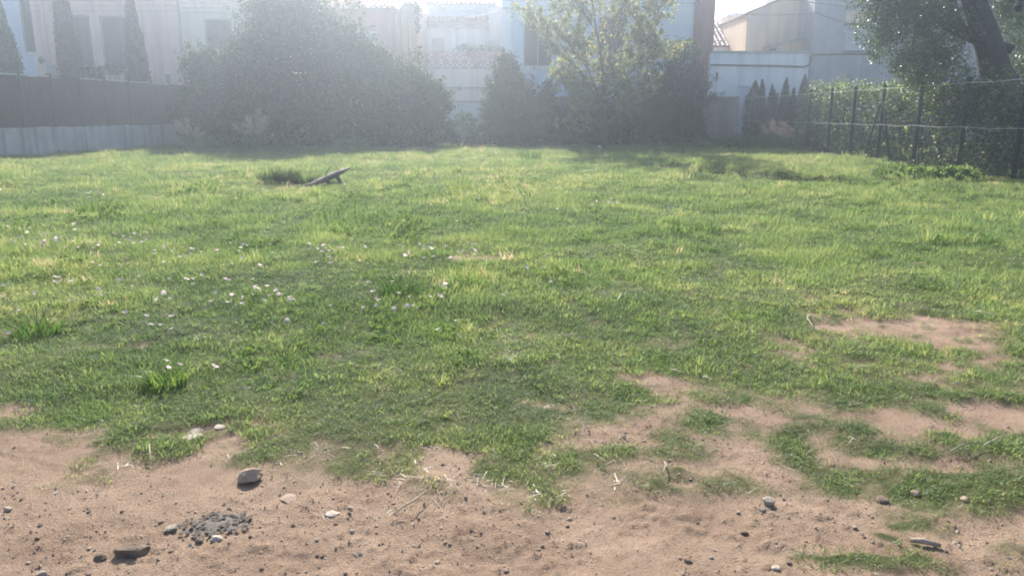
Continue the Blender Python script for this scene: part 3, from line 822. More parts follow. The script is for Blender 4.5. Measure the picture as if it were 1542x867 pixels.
for u, hgt, w, lab in ((1135, 3.3, .55, 'widest small cypress at the garden gate'), (1149, 3.35, .30, 'pale thin cypress next to the widest one'), (1159, 3.1, .26, 'pale thin cypress with a dark neighbour on its right'),
                       (1168, 2.8, .22, 'shortest small cypress of the fence row'), (1180, 3.45, .34, 'dark narrow cypress in the middle of the fence row'), (1192, 2.9, .28, 'low cypress between two taller ones by the fence'), (1206, 3.6, .40, 'tallest small cypress, nearest the grey building')):
    cypress(lab, XX(u, 42.6, 140), 42.6, hgt, w, 'small cypresses behind the fence', n=3000, leaf=.12)

# shrubs on the balcony side of the wall
plant('shrub', 'clipped green shrub showing over the screened wall between two cypresses', 'shrub', at(141, 112, 40.5), (.55, .4, .4), 60, 26, .16, .09, M['leaf_mid'], group='shrubs over the wall')
plant('shrub', 'pale flowering shrub showing over the wall beside the slender cypress', 'shrub', at(172, 104, 40.8), (.6, .4, .3), 50, 26, .14, .09, M['leaf_ivy'], group='shrubs over the wall')

# large bushes at the back left
Yb = 35.6
plant('bush', 'broad dark bush with a sunlit top at the end of the screened wall', 'bush', at(335, 160, 36.5), (2.0, 1.3, 2.15), 210, 90, .42, .12, M['leaf_mid'], extra=blob_centers(at(330, 105, 36.5), (1.5, 1, .9), 60), stems=4, group='bushes at the back')
plant('tall_bush', 'tall hazy tree bush rising above the frame left of centre', 'tree', at(450, 90, 37.8), (2.9, 1.5, 3.9), 330, 90, .5, .13, M['leaf_mid'], extra=np.concatenate([blob_centers(at(425, 10, 37.8), (1.5, 1, 1.4), 60), blob_centers(at(450, 185, 36.8), (2.7, 1.1, 1.2), 110), blob_centers(at(535, 95, 37.4), (1.5, 1.0, 1.5), 90), blob_centers(at(372, 120, 37), (1.3, 1, 1.6), 70)]), stems=6, group='bushes at the back')
plant('bush', 'wide green bush in front of the terrace wall', 'bush', at(598, 165, 36.4), (2.3, 1.3, 2.3), 230, 90, .42, .12, M['leaf_mid'], extra=np.concatenate([blob_centers(at(645, 160, 36.2), (1.1, .8, 1.2), 50), blob_centers(at(560, 105, 36.6), (1.2, .8, .9), 50)]), stems=4, group='bushes at the back')
plant('low_shrub', 'low leafy shrub at the foot of the wide bush', 'shrub', at(640, 208, 34.4), (.9, .5, .45), 40, 50, .2, .12, M['leaf_yellow'], stems=2)
plant('low_shrub', 'dark low shrub filling the gap left of the ivy mound', 'shrub', at(695, 200, 37.0), (1.1, .7, .75), 60, 60, .28, .11, M['leaf_dark'], stems=2)
# ivy mound
ic = []
for k in range(200):
    t = rng.uniform(0, 1) ** 1.3; w = 1.85 * (1 - t ** 1.1) + .12
    a = rng.uniform(0, 6.28)
    ic.append((at(765, 150, 38).x + math.cos(a) * w * rng.uniform(.6, 1), 38 + math.sin(a) * w * .6, .2 + 4.0 * t))
plant('ivy_mound', 'steep dark mound of ivy left of the yellowing tree', 'plant', at(790, 165, 38), (1.7, 1.0, 1.6), 110, 80, .38, .12, M['leaf_dark'], extra=np.array(ic), stems=3)
plant('hedge', 'dark hedge behind the yellowing tree trunk', 'hedge', at(880, 190, 39), (2.5, 1.0, 1.0), 200, 80, .42, .12, M['leaf_dark'], stems=4, group='hedges at the back')
plant('hedge', 'tall dark hedge with yellow green tips against the red house', 'hedge', at(1012, 150, 39.5), (1.9, 1.0, 2.3), 200, 80, .42, .12, M['leaf_dark'], extra=None, stems=4, group='hedges at the back')
plant('climbing_shrub', 'bright yellow green shoots spilling over the top of the tall hedge', 'plant', at(1022, 75, 39.2), (1.4, .6, .45), 70, 34, .22, .12, M['leaf_yellow'], stems=2)

# central tree
def limb(mb, p, d, L, r, depth, tips, gn):
    pts = [p.copy()]; rad = [r]; n = 5
    for k in range(n):
        d = (d + Vector((gn.normal() * .13, gn.normal() * .13, gn.normal() * .06 + .04))).normalized()
        p = p + d * (L / n); pts.append(p.copy()); rad.append(r * (1 - .55 * (k + 1) / n))
        if depth > 0 and k >= 1:
            for _ in range(2 if k > 2 else 1):
                a = gn.uniform(0, 6.28); q = Vector((math.cos(a), math.sin(a), gn.uniform(-.1, .7))).normalized()
                limb(mb, p, (d * .7 + q * .75).normalized(), L * gn.uniform(.42, .62), rad[-1] * .6, depth - 1, tips, gn)
        if depth == 0: tips.append(np.array(p))
    tips.append(np.array(p))
    mb.tube(pts, rad, 6 if r > .04 else 4, cap=False)

gn = np.random.default_rng(21)
tb = Vector((XX(908, 34, 228), 34, 0)); tb.z = hz(tb.x, tb.y) - .08
root = empty('yellowing_tree', tb, 'open crowned young tree with yellowing leaves standing in the grass at centre right', 'tree')
tips = []
m = MB(); m.tube([tb, tb + Vector((.03, 0, .8)), tb + Vector((-.05, 0, 1.7)), tb + Vector((0.0, 0, 2.6))], [.19, .15, .13, .11], 9)
m.build('trunk', M['bark'], root, True)
for (dx, dz, z, L, r) in ((-.55, .8, 1.5, 2.6, .06), (.5, .8, 1.7, 2.5, .06), (-.75, .45, 1.0, 2.0, .045), (.7, .5, 1.1, 1.8, .045), (-.25, 1, 2.4, 4.0, .085), (.25, 1, 2.5, 4.2, .09), (-.6, .75, 2.2, 3.2, .07), (.65, .7, 2.3, 3.1, .07), (0, 1, 2.55, 4.6, .09)):
    m = MB()
    limb(m, tb + Vector((0, 0, z)), Vector((dx, gn.uniform(-.5, .5), dz)).normalized(), L, r, 2, tips, gn)
    m.build('limb', M['greybark'], root, True)
T = np.array(tips); T = T[rng.permutation(len(T))[:1800]]
low = [blob_centers(at(u_, v_, 34 + dy_), r_, n_, .2) for u_, v_, dy_, r_, n_ in ((872,175,-.3,(1.1,.8,.9),60), (860,105,-.2,(1.1,.8,.9),60), (950,110,0,(1.5,1,1.1),80), (1010,75,.2,(1.1,.7,.5),45), (840,40,0,(1.0,.8,.8),50), (905,130,-.5,(1.2,.6,1.2),60), (880,-10,0,(2,1,1.2),110), (970,20,0,(1.5,1,1.2),80))]
T = np.concatenate([T] + low)
P = clumpy(T, rng.uniform(.08, .26, len(T)), 15)
P = P[P[:, 2] > .55]
P = P[~((np.abs(P[:, 0] - tb.x) < .42) & (P[:, 2] < 1.75) & (P[:, 1] < 34.6))]
tz = np.clip(rng.normal(.55, .25, len(P)), 0, 1)
add_mesh('crown', leaves(P, .125, M['leaf_yellow'], tint=tz), root, 'stuff')
tag(MB().box(tb.x - .22, tb.x - .12, 33.75, 33.9, 0, .22, .02).build('marker_stake', M['white']), 'short white stake at the foot of the yellowing tree', 'stake')

# big leaning tree at the right
gn = np.random.default_rng(5)
b0 = Vector((14.3, 22.3, -.1))
root = empty('leaning_tree', (14.3, 22.3, 0), 'big evergreen tree with a thick leaning trunk behind the fence', 'tree')
top = at(1440, -40, 22.3)
m = MB(); m.tube([b0, b0 + Vector((-.03, 0, 1.4)), at(1502, 120, 22.3), at(1492, 80, 22.3), at(1480, 40, 22.3), at(1466, 0, 22.3), at(1448, -60, 22.2), at(1440, -110, 22)], [.56, .47, .42, .37, .33, .29, .25, .2], 12)
m.build('trunk', M['bark'], root, True)
tips = []
for p, d, L, r in ((b0 + Vector((-.15, 0, 2.6)), (-.8, -.1, .75), 3.2, .17), (b0 + Vector((-.3, 0, 3.4)), (-1, .2, .35), 3.0, .13), (Vector((13.4, 22.3, 5)), (-1, .1, .4), 3.2, .14), (Vector((13.2, 22.2, 6)), (-.6, -.5, .7), 3.2, .14),
                  (Vector((13.9, 22.3, 5)), (.5, .3, .9), 3.0, .13), (Vector((14.0, 22.3, 4.4)), (.6, .5, .8), 3.0, .12), (Vector((12.9, 22, 7.2)), (.2, .2, 1), 2.5, .14), (Vector((13.2, 22.2, 5.8)), (0, 1, .6), 2.8, .12)):
    m = MB(); limb(m, Vector(p), Vector(d).normalized(), L, r, 2, tips, gn); m.build('limb', M['bark'], root, True)
T = np.array(tips)
cl = np.concatenate([T[rng.permutation(len(T))[:700]],
    blob_centers(at(1390, 45, 22.5), (1.35, 1.3, 1.25), 190, .35), blob_centers(at(1345, 20, 23), (1.0, 1.2, 1.0), 110, .35), blob_centers(at(1400, 100, 22.8), (1.2, 1.0, .7), 110, .3),
    blob_centers(at(1540, 20, 23.6), (1.3, 1.0, 1.1), 110, .35), blob_centers(at(1360, -40, 23), (1.9, 1.6, 1.0), 120, .35), blob_centers(at(1540, -40, 23), (1.9, 1.6, 1.0), 110, .35), blob_centers(at(1575, 90, 23.2), (.8, .7, 1.0), 60, .35), blob_centers(at(1560, 70, 25), (1.5, .8, 1.5), 150, .3)])
P = clumpy(cl, rng.uniform(.18, .42, len(cl)), 44)
tz_ = [at(1502, 120, 22.3), at(1480, 40, 22.3), at(1448, -60, 22.2)]
tx = np.interp(P[:, 2], [q.z for q in tz_], [q.x for q in tz_])
P = P[~((P[:, 1] < 22.6) & (np.abs(P[:, 0] - tx * P[:, 1] / 22.3) < .5) & (rng.uniform(0, 1, len(P)) < .7))]
add_mesh('crown', leaves(P, .085, M['leaf_oak'], asp=.5), root, 'stuff')

# ivy hedge grown through the fence
root = empty('ivy_hedge', (12.7, 24, 0), 'dense ivy hedge growing behind the green mesh fence', 'hedge')
n = 1500
y = rng.uniform(14, 33.2, n); top = 2.25 + .45 * (fbm(y * .9, y * 0, 14) - .3) + .28 * sstep(24, 30, y)
z = rng.uniform(0, 1, n) ** .85 * top
x = 12.12 + rng.uniform(0, .85, n) + .25 * fbm(y * 1.2, z * 1.5, 4)
gap = fbm(y * 1.1, z * 1.1, 91)
k = gap > .29
cen = np.stack([x, y, z], 1)[k]
P = clumpy(cen, rng.uniform(.16, .36, len(cen)), 46)
ys_ = rng.uniform(14, 33.2, 420); zs_ = rng.uniform(.1, 2.3, 420)
Q = clumpy(np.stack([rng.uniform(12.02, 12.2, 420), ys_, zs_], 1), rng.uniform(.06, .16, 420), 16)
P = P[rng.uniform(0, 1, len(P)) < .9]
P = np.concatenate([P[(P[:, 2] > .02) & (P[:, 0] > 12.02)], Q[Q[:, 2] > .02]])
add_mesh('foliage', leaves(P, .085, M['leaf_ivy'], asp=.72, tint=rng.uniform(0, 1, len(P))), root, 'stuff')
m = MB()
for yy in np.arange(14.3, 33, .7):
    m.tube([(12.5, yy, -.05), (12.45 + rng.normal() * .12, yy + rng.normal() * .2, 1.1), (12.5 + rng.normal() * .15, yy + rng.normal() * .3, 2.1)], [.025, .018, .008], 5)
tag(m.build('stems', M['bark'], root), kind='stuff')
cen = []
for yy in np.arange(14.5, 33, .38):
    hh = rng.uniform(.1, .75)
    for t in np.linspace(0, 1, 4): cen.append((12.4 + rng.normal() * .15, yy + rng.normal() * .12, 2.2 + hh * t))
P = clumpy(np.array(cen), rng.uniform(.06, .15, len(cen)), 12)
add_mesh('shoots', leaves(P, .085, M['leaf_yellow'], asp=.6, tint=rng.uniform(0, .75, len(P))), root, 'stuff')

# broad weeds at the fence foot
for (u, v, s, lab) in ((1365, 272, 1.0, 'leafy green weed patch at the foot of the fence'), (1440, 275, .7, 'small weed patch at the fence foot right of the leafy one')):
    g = gnd(u, v)
    plant('weed_patch', lab, 'plant', (g.x, g.y, .12), (.9 * s, .6 * s, .22), 70, 22, .14, .10, M['leaf_fresh'], stems=0, group='weeds at the fence foot')
    MB().tube([(g.x, g.y, -.03), (g.x + .05, g.y, .2)], [.012, .005], 5).build('stem', M['leaf_mid'], bpy.context.scene.objects[-1] if False else [o for o in COL.objects if o.name.startswith('weed_patch')][-1])

# reed / dry plume clumps
def blades(root_p, n, L, spread, wid, bend, name, mat, parent, tint):
    V = []; F = []; Tt = []
    for k in range(n):
        a = rng.uniform(0, 6.28); r = spread * math.sqrt(rng.uniform(0, 1)); l = L * rng.uniform(.55, 1.15); b = bend * rng.uniform(.3, 1.3)
        p = np.array([root_p[0] + math.cos(a) * r, root_p[1] + math.sin(a) * r, root_p[2]])
        a2 = a + rng.normal() * .9; d = np.array([math.cos(a2), math.sin(a2), 0]); s = np.array([-d[1], d[0], 0])
        a3 = rng.uniform(0, 6.28); s = np.array([math.cos(a3), math.sin(a3), 0])
        i0 = len(V); tt = np.clip(rng.normal(tint, .2), 0, 1)
        for t in (0, .4, .75, 1):
            c = p + d * l * b * t * t + np.array([0, 0, l * (t - .35 * b * t * t)])
            w = wid * (1 - t * .9) * .5
            V += [c - s * w, c + s * w]; Tt += [tt, tt]
        for q in range(3): F += [(i0 + 2*q, i0 + 2*q + 1, i0 + 2*q + 3), (i0 + 2*q, i0 + 2*q + 3, i0 + 2*q + 2)]
    return add_mesh(name, np_mesh(name, np.array(V), np.array(F), 3, mat, False, np.array(Tt)), parent, 'stuff')

def plume_clump(u, v, Yd, H, lab, npl, grp='dry grass clumps', lean=0):
    p = at(u, v, Yd); g = (p.x, Yd, hz(p.x, Yd) - .03)
    root = empty('plume_grass', g, lab, 'grass clump', grp)
    blades(g, 120, H * .75, .35, .02, .5, 'blades', M['blade_long'], root, .6)
    for k in range(npl):
        a = rng.uniform(0, 6.28); L = H * rng.uniform(.6, 1.1); sp = rng.uniform(.3, 1.0)
        pts = [Vector(g) + Vector((math.cos(a) * sp * t * t + lean * t * t, math.sin(a) * .4 * t * t, L * (t - .12 * t ** 3))) for t in np.linspace(0, 1, 7)]
        st = MB().tube(pts, .008, 4).build('stalk', M['straw'], root)
        P = np.concatenate([np.array(q)[None] + rng.normal(size=(26, 3)) * .06 for q in [pts[-3].lerp(pts[-1], t) for t in np.linspace(0, 1, 7)]])
        add_mesh('plume', leaves(P, .10, M['plume'], asp=.14, drop=-.5), root, 'stuff')
plume_clump(383, 224, 33.4, 1.75, 'tan feathery dry grass in front of the tall hazy bush', 12)
plume_clump(290, 222, 33.6, 1.45, 'pale dry grass tuft at the end of the screened wall', 7)
plume_clump(1203, 222, 32.4, 1.25, 'pinkish drooping plumes at the corner fence post', 6, lean=-.35)
plume_clump(1160, 222, 35.5, 1.4, 'small pale plume standing against the fence mesh', 3)
p = at(305, 225, 33.2)
root = empty('grass_mound', (p.x, 33.2, 0), 'bright yellow green mound of grass at the end of the screened wall', 'grass clump', 'tall grass mounds')
for k in range(7): blades((p.x + rng.normal() * .5, 33.2 + rng.normal() * .3, 0), 90, .75, .35, .02, .6, 'blades', M['blade_long'], root, .9)
p = at(1140, 225, 35.0)
root = empty('grass_mound', (p.x, 35, 0), 'dark green bank of long grass before the mesh fence corner', 'grass clump', 'tall grass mounds')
for k in range(26): blades((p.x + rng.uniform(-1.6, 1.6), 35 + rng.uniform(-1.2, 1.2), 0), 90, .75, .4, .022, .5, 'blades', M['blade_long'], root, .25)

# ---------------------------------------------------------------- dead branch
p0, p1 = gnd(470, 282, .03), at(526, 253, 17.9)
ax = p1 - p0
root = empty('dead_branch', p0, 'dark dead branch propped in the grass with its pale end raised', 'branch')
pre = p0 - ax * .55; pre.z = .02
P = [pre, p0 + Vector((0, 0, .05)), p0 + ax * .35 + Vector((0, 0, .03)), p0 + ax * .6 + Vector((0, 0, .02)), p0 + ax * .8, p1]
MB().tube(P, [.03, .055, .07, .075, .05, .03], 9).build('trunk', M['log'], root, True)
for t, L in ((.38, .30), (.62, .30)):
    q = p0 + ax * t; MB().tube([q, q + Vector((.10, -.08, -L * .5)), Vector((q.x + .12, q.y - .12, -.03))], [.05, .045, .03], 7).build('stub', M['log'], root, True)
q = p0 + ax * .3; MB().tube([q, q + Vector((.05, .1, .2)), q + Vector((.16, .15, .34))], [.015, .012, .006], 5).build('twig', M['log'], root)
q = p0 + ax * .72; MB().tube([q, q + Vector((-.15, .3, .18)), q + Vector((-.33, .5, .28))], [.015, .012, .006], 5).build('twig', M['log'], root)
g = gnd(430, 281)
root = empty('weed_clump', (g.x, g.y, 0), 'round dark weed clump at the left end of the dead branch', 'weed', 'round weed clumps')
for k in range(7): blades((g.x + rng.normal() * .20, g.y + rng.normal() * .12, 0), 110, .46, .2, .018, .7, 'blades', M['blade_dark'], root, .3)
for u, v, hh, lab, tn in ((693, 290, .34, 'soft pale grass tuft in the middle of the field', .75), (798, 243, .5, 'dark tuft of grass left of the yellowing tree', .2), (250, 583, .14, 'tuft of taller grass near the left bare patch', .5), (604, 448, .22, 'upright dark weed among the pink flowers', .1), (55, 505, .2, 'leafy weed tuft at the left edge of the field', .3), (1065, 350, .2, 'small tuft of grass in the right half of the lawn', .4), (140, 320, .3, 'tuft of grass in the upper left part of the field', .5)):
    g = gnd(u, v); root = empty('weed_clump', (g.x, g.y, 0), lab, 'weed', 'round weed clumps')
    blades((g.x, g.y, hz(g.x, g.y) - .01), 150, hh, hh * .8, .009 + .0006 * g.y, .8, 'blades', M['blade_long'], root, tn)

# ---------------------------------------------------------------- turf (stuff, scattered clumps)
def clump_mesh(name, n, rad, L, wid, bend, mat, seed, segs=3):
    g = np.random.default_rng(seed)
    V = []; F = []
    for k in range(n):
        a = g.uniform(0, 6.28); r = rad * math.sqrt(g.uniform(0, 1)); l = L * g.uniform(.4, 1.2); b = bend * g.uniform(.4, 1.5)
        p = np.array([math.cos(a) * r, math.sin(a) * r, -.004])
        a2 = g.uniform(0, 6.28); d = np.array([math.cos(a2), math.sin(a2), 0]); a3 = a2 + 1.57 + g.normal() * .5; s = np.array([math.cos(a3), math.sin(a3), 0])
        i0 = len(V)
        ts = np.linspace(0, 1, segs)
        for t in ts[:-1]:
            c = p + d * l * b * t ** 1.5 + np.array([0, 0, l * (t - .42 * b * t * t)])
            w = wid * (1 - .6 * t) * .5
            V += [c - s * w, c + s * w]
        c = p + d * l * b + np.array([0, 0, l * (1 - .42 * b)]); V.append(c)
        for q in range(segs - 2): F += [(i0 + 2*q, i0 + 2*q + 1, i0 + 2*q + 3), (i0 + 2*q, i0 + 2*q + 3, i0 + 2*q + 2)]
        q = 2 * (segs - 2); F.append((i0 + q, i0 + q + 1, i0 + q + 2))
    return np_mesh(name, np.array(V), np.array(F), 3, mat)

def source_collection(name, meshes):
    c = bpy.data.collections.new(name)
    for i, me in enumerate(meshes):
        c.objects.link(bpy.data.objects.new('%s_%02d' % (name, i), me))
    return c

def scatter(name, P, rot, scl, tint, idx, coll, kind='stuff'):
    me = bpy.data.meshes.new(name); N = len(P)
    me.vertices.add(N); me.vertices.foreach_set('co', np.asarray(P, np.float32).ravel())
    for nm, ty, dat, key in (('rot', 'FLOAT_VECTOR', rot, 'vector'), ('scl', 'FLOAT_VECTOR', scl, 'vector'), ('tint', 'FLOAT', tint, 'value'), ('idx', 'INT', idx, 'value')):
        at_ = me.attributes.new(nm, ty, 'POINT'); at_.data.foreach_set(key, np.asarray(dat, np.int32 if ty == 'INT' else np.float32).ravel())
    o = add_mesh(name, me); o['kind'] = kind
    ng = bpy.data.node_groups.new(name + ' scatter', 'GeometryNodeTree')
    ng.interface.new_socket('Geometry', in_out='INPUT', socket_type='NodeSocketGeometry')
    ng.interface.new_socket('Geometry', in_out='OUTPUT', socket_type='NodeSocketGeometry')
    n, l = ng.nodes, ng.links
    gi, go = n.new('NodeGroupInput'), n.new('NodeGroupOutput')
    ip = n.new('GeometryNodeInstanceOnPoints'); ci = n.new('GeometryNodeCollectionInfo')
    ci.inputs['Collection'].default_value = coll; ci.inputs['Separate Children'].default_value = True; ci.inputs['Reset Children'].default_value = True
    def attr(nm, ty):
        a = n.new('GeometryNodeInputNamedAttribute'); a.data_type = ty; a.inputs['Name'].default_value = nm; return a.outputs['Attribute']
    l.new(gi.outputs[0], ip.inputs['Points']); l.new(ci.outputs[0], ip.inputs['Instance']); ip.inputs['Pick Instance'].default_value = True
    l.new(attr('idx', 'INT'), ip.inputs['Instance Index'])
    e2r = n.new('FunctionNodeEulerToRotation'); l.new(attr('rot', 'FLOAT_VECTOR'), e2r.inputs[0]); l.new(e2r.outputs[0], ip.inputs['Rotation'])
    l.new(attr('scl', 'FLOAT_VECTOR'), ip.inputs['Scale'])
    l.new(ip.outputs[0], go.inputs[0])
    md = o.modifiers.new('scatter', 'NODES'); md.node_group = ng
    return o

short = source_collection('short_turf', [clump_mesh('short_turf', 46, .095, .052, .0042, .9, M['grass'], 100 + i) for i in range(6)])
longc = source_collection('long_turf', [clump_mesh('long_turf', 26, .07, .13, .0068, .7, M['grass'], 200 + i, 4) for i in range(5)])

def sample(y0, y1, dens):
    """uniform points over the wedge that the place shows (and some to each side)"""
    w = lambda y: .76 * y + 1.2
    A = (y1 - y0) * (w(y0) + w(y1)); n = int(A * dens)
    Yr = rng.uniform(y0, y1, n * 2); k = rng.uniform(0, 1, n * 2) < w(Yr) / w(y1); Yr = Yr[k][:n]
    return rng.uniform(-1, 1, len(Yr)) * w(Yr), Yr

def hfield(X, Y):
    return .58 + .55 * sstep(.3, .75, fbm(X * .9, Y * 1.1, 131)) + .95 * sstep(.45, .9, vnoise(X * 2.2, Y * 2.6, 133)) * (.5 + .5 * sstep(5, 9, Y))

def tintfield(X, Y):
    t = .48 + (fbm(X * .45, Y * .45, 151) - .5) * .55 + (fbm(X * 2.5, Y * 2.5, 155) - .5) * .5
    return t + .07 * (sstep(.4, .8, vnoise(X * 2.2, Y * 2.6, 133)) - .2)  # tussock shading painted into the tint: tall ones lighter, gaps darker

def edge_limits(X, Y):
    wallx = np.interp(Y, [22.5, 40.5], [-18.75, -15.75])
    return (X > wallx + .05) & (Y < 41.2) & ((X < 11.95) | (X > 13.4) | (Y < 12))

def turf(name, bands, coll, nvar, acc, sfun, tfun, hmul=1):
    Ps, Rs, Ss, Ts, Is = [], [], [], [], []
    for y0, y1, dens, ms in bands:
        X, Yy = sample(y0, y1, dens)
        c = cover(X, Yy)
        pr = acc(X, Yy, c)
        k = (rng.uniform(0, 1, len(X)) < pr) & edge_limits(X, Yy)
        X, Yy, c = X[k], Yy[k], c[k]
        n = len(X)
        s = ms * sfun(X, Yy, c) * rng.uniform(.75, 1.25, n)
        Ps.append(np.stack([X, Yy, height(X, Yy) - .003], 1))
        Rs.append(np.stack([rng.normal(0, .12, n), rng.normal(0, .12, n), rng.uniform(0, 6.28, n)], 1))
        hs = hfield(X, Yy) * hmul * (.85 + .15 * sstep(3.5, 6.5, Yy)) * (.65 + .35 * sstep(.3, .9, c))
        Ss.append(np.stack([s, s, s * hs], 1)); Ts.append(np.clip(tfun(X, Yy, c) + rng.normal(0, .13, n), 0, 1)); Is.append(rng.integers(0, nvar, n))
    scatter(name, np.concatenate(Ps), np.concatenate(Rs), np.concatenate(Ss), np.concatenate(Ts), np.concatenate(Is), coll)

near_short = lambda X, Y, c: (.55 + .45 * c) * (.78 + .22 * sstep(3, 6, Y))
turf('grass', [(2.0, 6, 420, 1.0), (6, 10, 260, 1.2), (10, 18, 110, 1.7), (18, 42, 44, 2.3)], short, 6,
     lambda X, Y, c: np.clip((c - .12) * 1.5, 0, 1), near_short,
     lambda X, Y, c: tintfield(X, Y) + (1 - c) * .45 * (rng.uniform(0, 1, len(X)) > .5) + .12 * sstep(9, 26, Y))  # distance term lightens far grass, painting in its backlit brightness
longw = lambda X, Y: np.clip(.9 * (1 - sstep(.2, 1.0, X - np.interp(Y, [22.5, 40.5], [-18.75, -15.75]))) + .9 * sstep(11.0, 11.8, X) + 6 * bank(X, Y) + sstep(.48, .72, fbm(X * .55, Y * .55, 171)) * (.5 + .5 * sstep(3, -2, X)) + .18 * sstep(14, 24, Y), 0, 1)
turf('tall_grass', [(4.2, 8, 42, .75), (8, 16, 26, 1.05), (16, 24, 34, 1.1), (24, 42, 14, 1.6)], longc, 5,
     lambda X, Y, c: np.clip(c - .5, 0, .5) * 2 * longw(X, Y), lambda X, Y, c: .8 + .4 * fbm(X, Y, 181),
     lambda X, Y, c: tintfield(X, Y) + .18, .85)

# broad-leaf weeds
def weed_mesh(seed):
    g = np.random.default_rng(seed); P = g.normal(size=(26, 3)) * (.05, .05, .02); P[:, 2] = np.abs(P[:, 2]) + .02
    me = leaves(P, .035, M['weed'], g, up=1.2, asp=.6, drop=.3); return me
weeds = source_collection('weed', [weed_mesh(i) for i in range(4)])
turf('weeds', [(4, 9, 28, .8), (9, 20, 14, 1.3)], weeds, 4, lambda X, Y, c: np.clip(c - .5, 0, .5) * 2 * sstep(.45, .65, fbm(X * .7, Y * .7, 191)) * (.3 + .7 * sstep(2, -1, X)), lambda X, Y, c: 1.0, lambda X, Y, c: .45 + 0 * X)

# thatch: dead blades lying in the thin turf
def litter_mesh(seed):
    g = np.random.default_rng(seed); V = []; F = []
    for k in range(9):
        a = g.uniform(0, 6.28); L = g.uniform(.02, .07); c = np.array([g.normal() * .05, g.normal() * .05, .004 + .006 * g.uniform()]); d = np.array([math.cos(a), math.sin(a), g.normal() * .22]); s = np.array([-math.sin(a), math.cos(a), 0]) * .0011
        i0 = len(V); V += [c - d * L / 2 - s, c - d * L / 2 + s, c + d * L / 2 + s * .4, c + d * L / 2 - s * .4]; F += [(i0, i0 + 1, i0 + 2), (i0, i0 + 2, i0 + 3)]
    return np_mesh('litter', np.array(V), np.array(F), 3, M['dry'])
litter = source_collection('litter', [litter_mesh(i) for i in range(4)])
turf('dry_grass', [(2.0, 8, 110, 1.0), (8, 14, 40, 1.4)], litter, 4, lambda X, Y, c: np.clip(1.25 - np.abs(c - .45) * 2.2, .02, 1) * sstep(.3, .6, fbm(X * 2, Y * 2, 201)) * np.where((c < .02) & (Y < 3.6), .015, np.where(c < .02, .6, 1)), lambda X, Y, c: 1 + 0 * X, lambda X, Y, c: rng.uniform(0, 1, len(X)))

# ---------------------------------------------------------------- gravel and stones
def rock_mesh(name, seed, mat, sub=2, flat=.6, rough=.55, ang=True):
    g = np.random.default_rng(seed)
    bm = bmesh.new(); bmesh.ops.create_icosphere(bm, subdivisions=sub, radius=1)
    dirs = g.normal(size=(9, 3)); dirs /= np.linalg.norm(dirs, axis=1)[:, None]; cut = g.uniform(.58, .85, 9)
    for v in bm.verts:
        p = np.array(v.co)
        if ang:
            for d, c in zip(dirs, cut):
                q = p @ d
                if q > c: p = p - d * (q - c)
        p = p * (1 + rough * .3 * (float(vnoise(p[0] * 2.5 + seed, p[1] * 2.5 + p[2] * 3, seed)) - .5))
        v.co = (p[0], p[1] * .85, p[2] * flat)
    me = bpy.data.meshes.new(name); bm.to_mesh(me); bm.free(); me.materials.append(mat); return me
peb = source_collection('pebble', [rock_mesh('pebble', 300 + i, M[['stone', 'greystone', 'earthclod', 'stone', 'stone', 'palestone'][i]], 1, .5) for i in range(6)])
X, Yy = sample(1.9, 5.4, 4600)
c = cover(X, Yy)
pr = (1 - c) * (.10 + .90 * sstep(.40, .64, fbm(X * 1.5, Yy * 1.5, 77))) * (1 - sstep(4.2, 5.2, Yy) * .6)
k = rng.uniform(0, 1, len(X)) < pr
X, Yy = X[k], Yy[k]; n = len(X)
s = np.clip(.0015 * (rng.pareto(2.1, n) + 1), 0, .012)
scatter('gravel', np.stack([X, Yy, height(X, Yy) - s * .08], 1), rng.uniform(0, 6.28, (n, 3)) * (.15, .15, 1), np.stack([s, s, s], 1), rng.uniform(0, 1, n), rng.choice(6, n, p=[.2, .14, .2, .2, .18, .08]), peb)

def stone(u, v, wpx, label, mat='stone', flat=.6, seed=1, name='stone', group=None, rz=None, asp=1.0, cat='stone', sink=.25, me=None):
    g = gnd(u, v); r = wpx / 2 / FPX * math.hypot(g.y, CAM_H)
    o = bpy.data.objects.new(name, me or rock_mesh(name, seed, M[mat], 3 if wpx > 25 else 2, flat))
    link(o); o.scale = (r * (1.22 if name == 'rock' else 1), r * asp, r); o.rotation_euler = (0, 0, rng.uniform(0, 6.28) if rz is None else rz)
    o.location = (g.x, g.y, hz(g.x, g.y) + r * flat * (1 - 2 * sink) * .8)
    return tag(o, label, cat, group)
stone(379, 724, 35, 'brown angular rock standing on the dirt at the grass edge', 'stone', .68, 41, 'rock', rz=.3, sink=.15, cat='rock')
stone(197, 830, 54, 'dark jagged lump of earth in the lower left dirt', cat='clod', name='earth_clod', flat=.42, rz=.2, asp=.7, sink=.3, me=rock_mesh('earth_clod', 12, M['earthclod'], 3, .42, 1.5))
stone(152, 836, 22, 'small dark clod left of the jagged lump', 'earthclod', .5, 13, 'earth_clod', cat='clod')
stone(325, 813, 20, 'rounded tan stone below the crumbly grey patch', 'palestone', .6, 14, rz=.1)
stone(301, 817, 14, 'dark pebble beside the rounded tan stone', 'earthclod', .5, 15)
stone(258, 797, 24, 'grey brown stone with a pale neighbour above the jagged lump', 'greystone', .45, 16)
stone(62, 864, 18, 'blue grey stone at the lower left border', 'greystone', .6, 17)
stone(12, 769, 16, 'small rounded stone near the left border of the dirt', 'greystone', .55, 18)
stone(293, 652, 28, 'flat pale stone chip in the bare gap at the grass edge', 'greystone', .25, 19)
stone(291, 664, 32, 'thin cream coloured flat stone below the grey chip', 'palestone', .12, 20)
stone(330, 649, 24, 'flat pale stone right of the two chips', 'palestone', .22, 21)
stone(500, 778, 24, 'flat cream stone lying alone on the dirt', 'palestone', .25, 22, rz=.4)
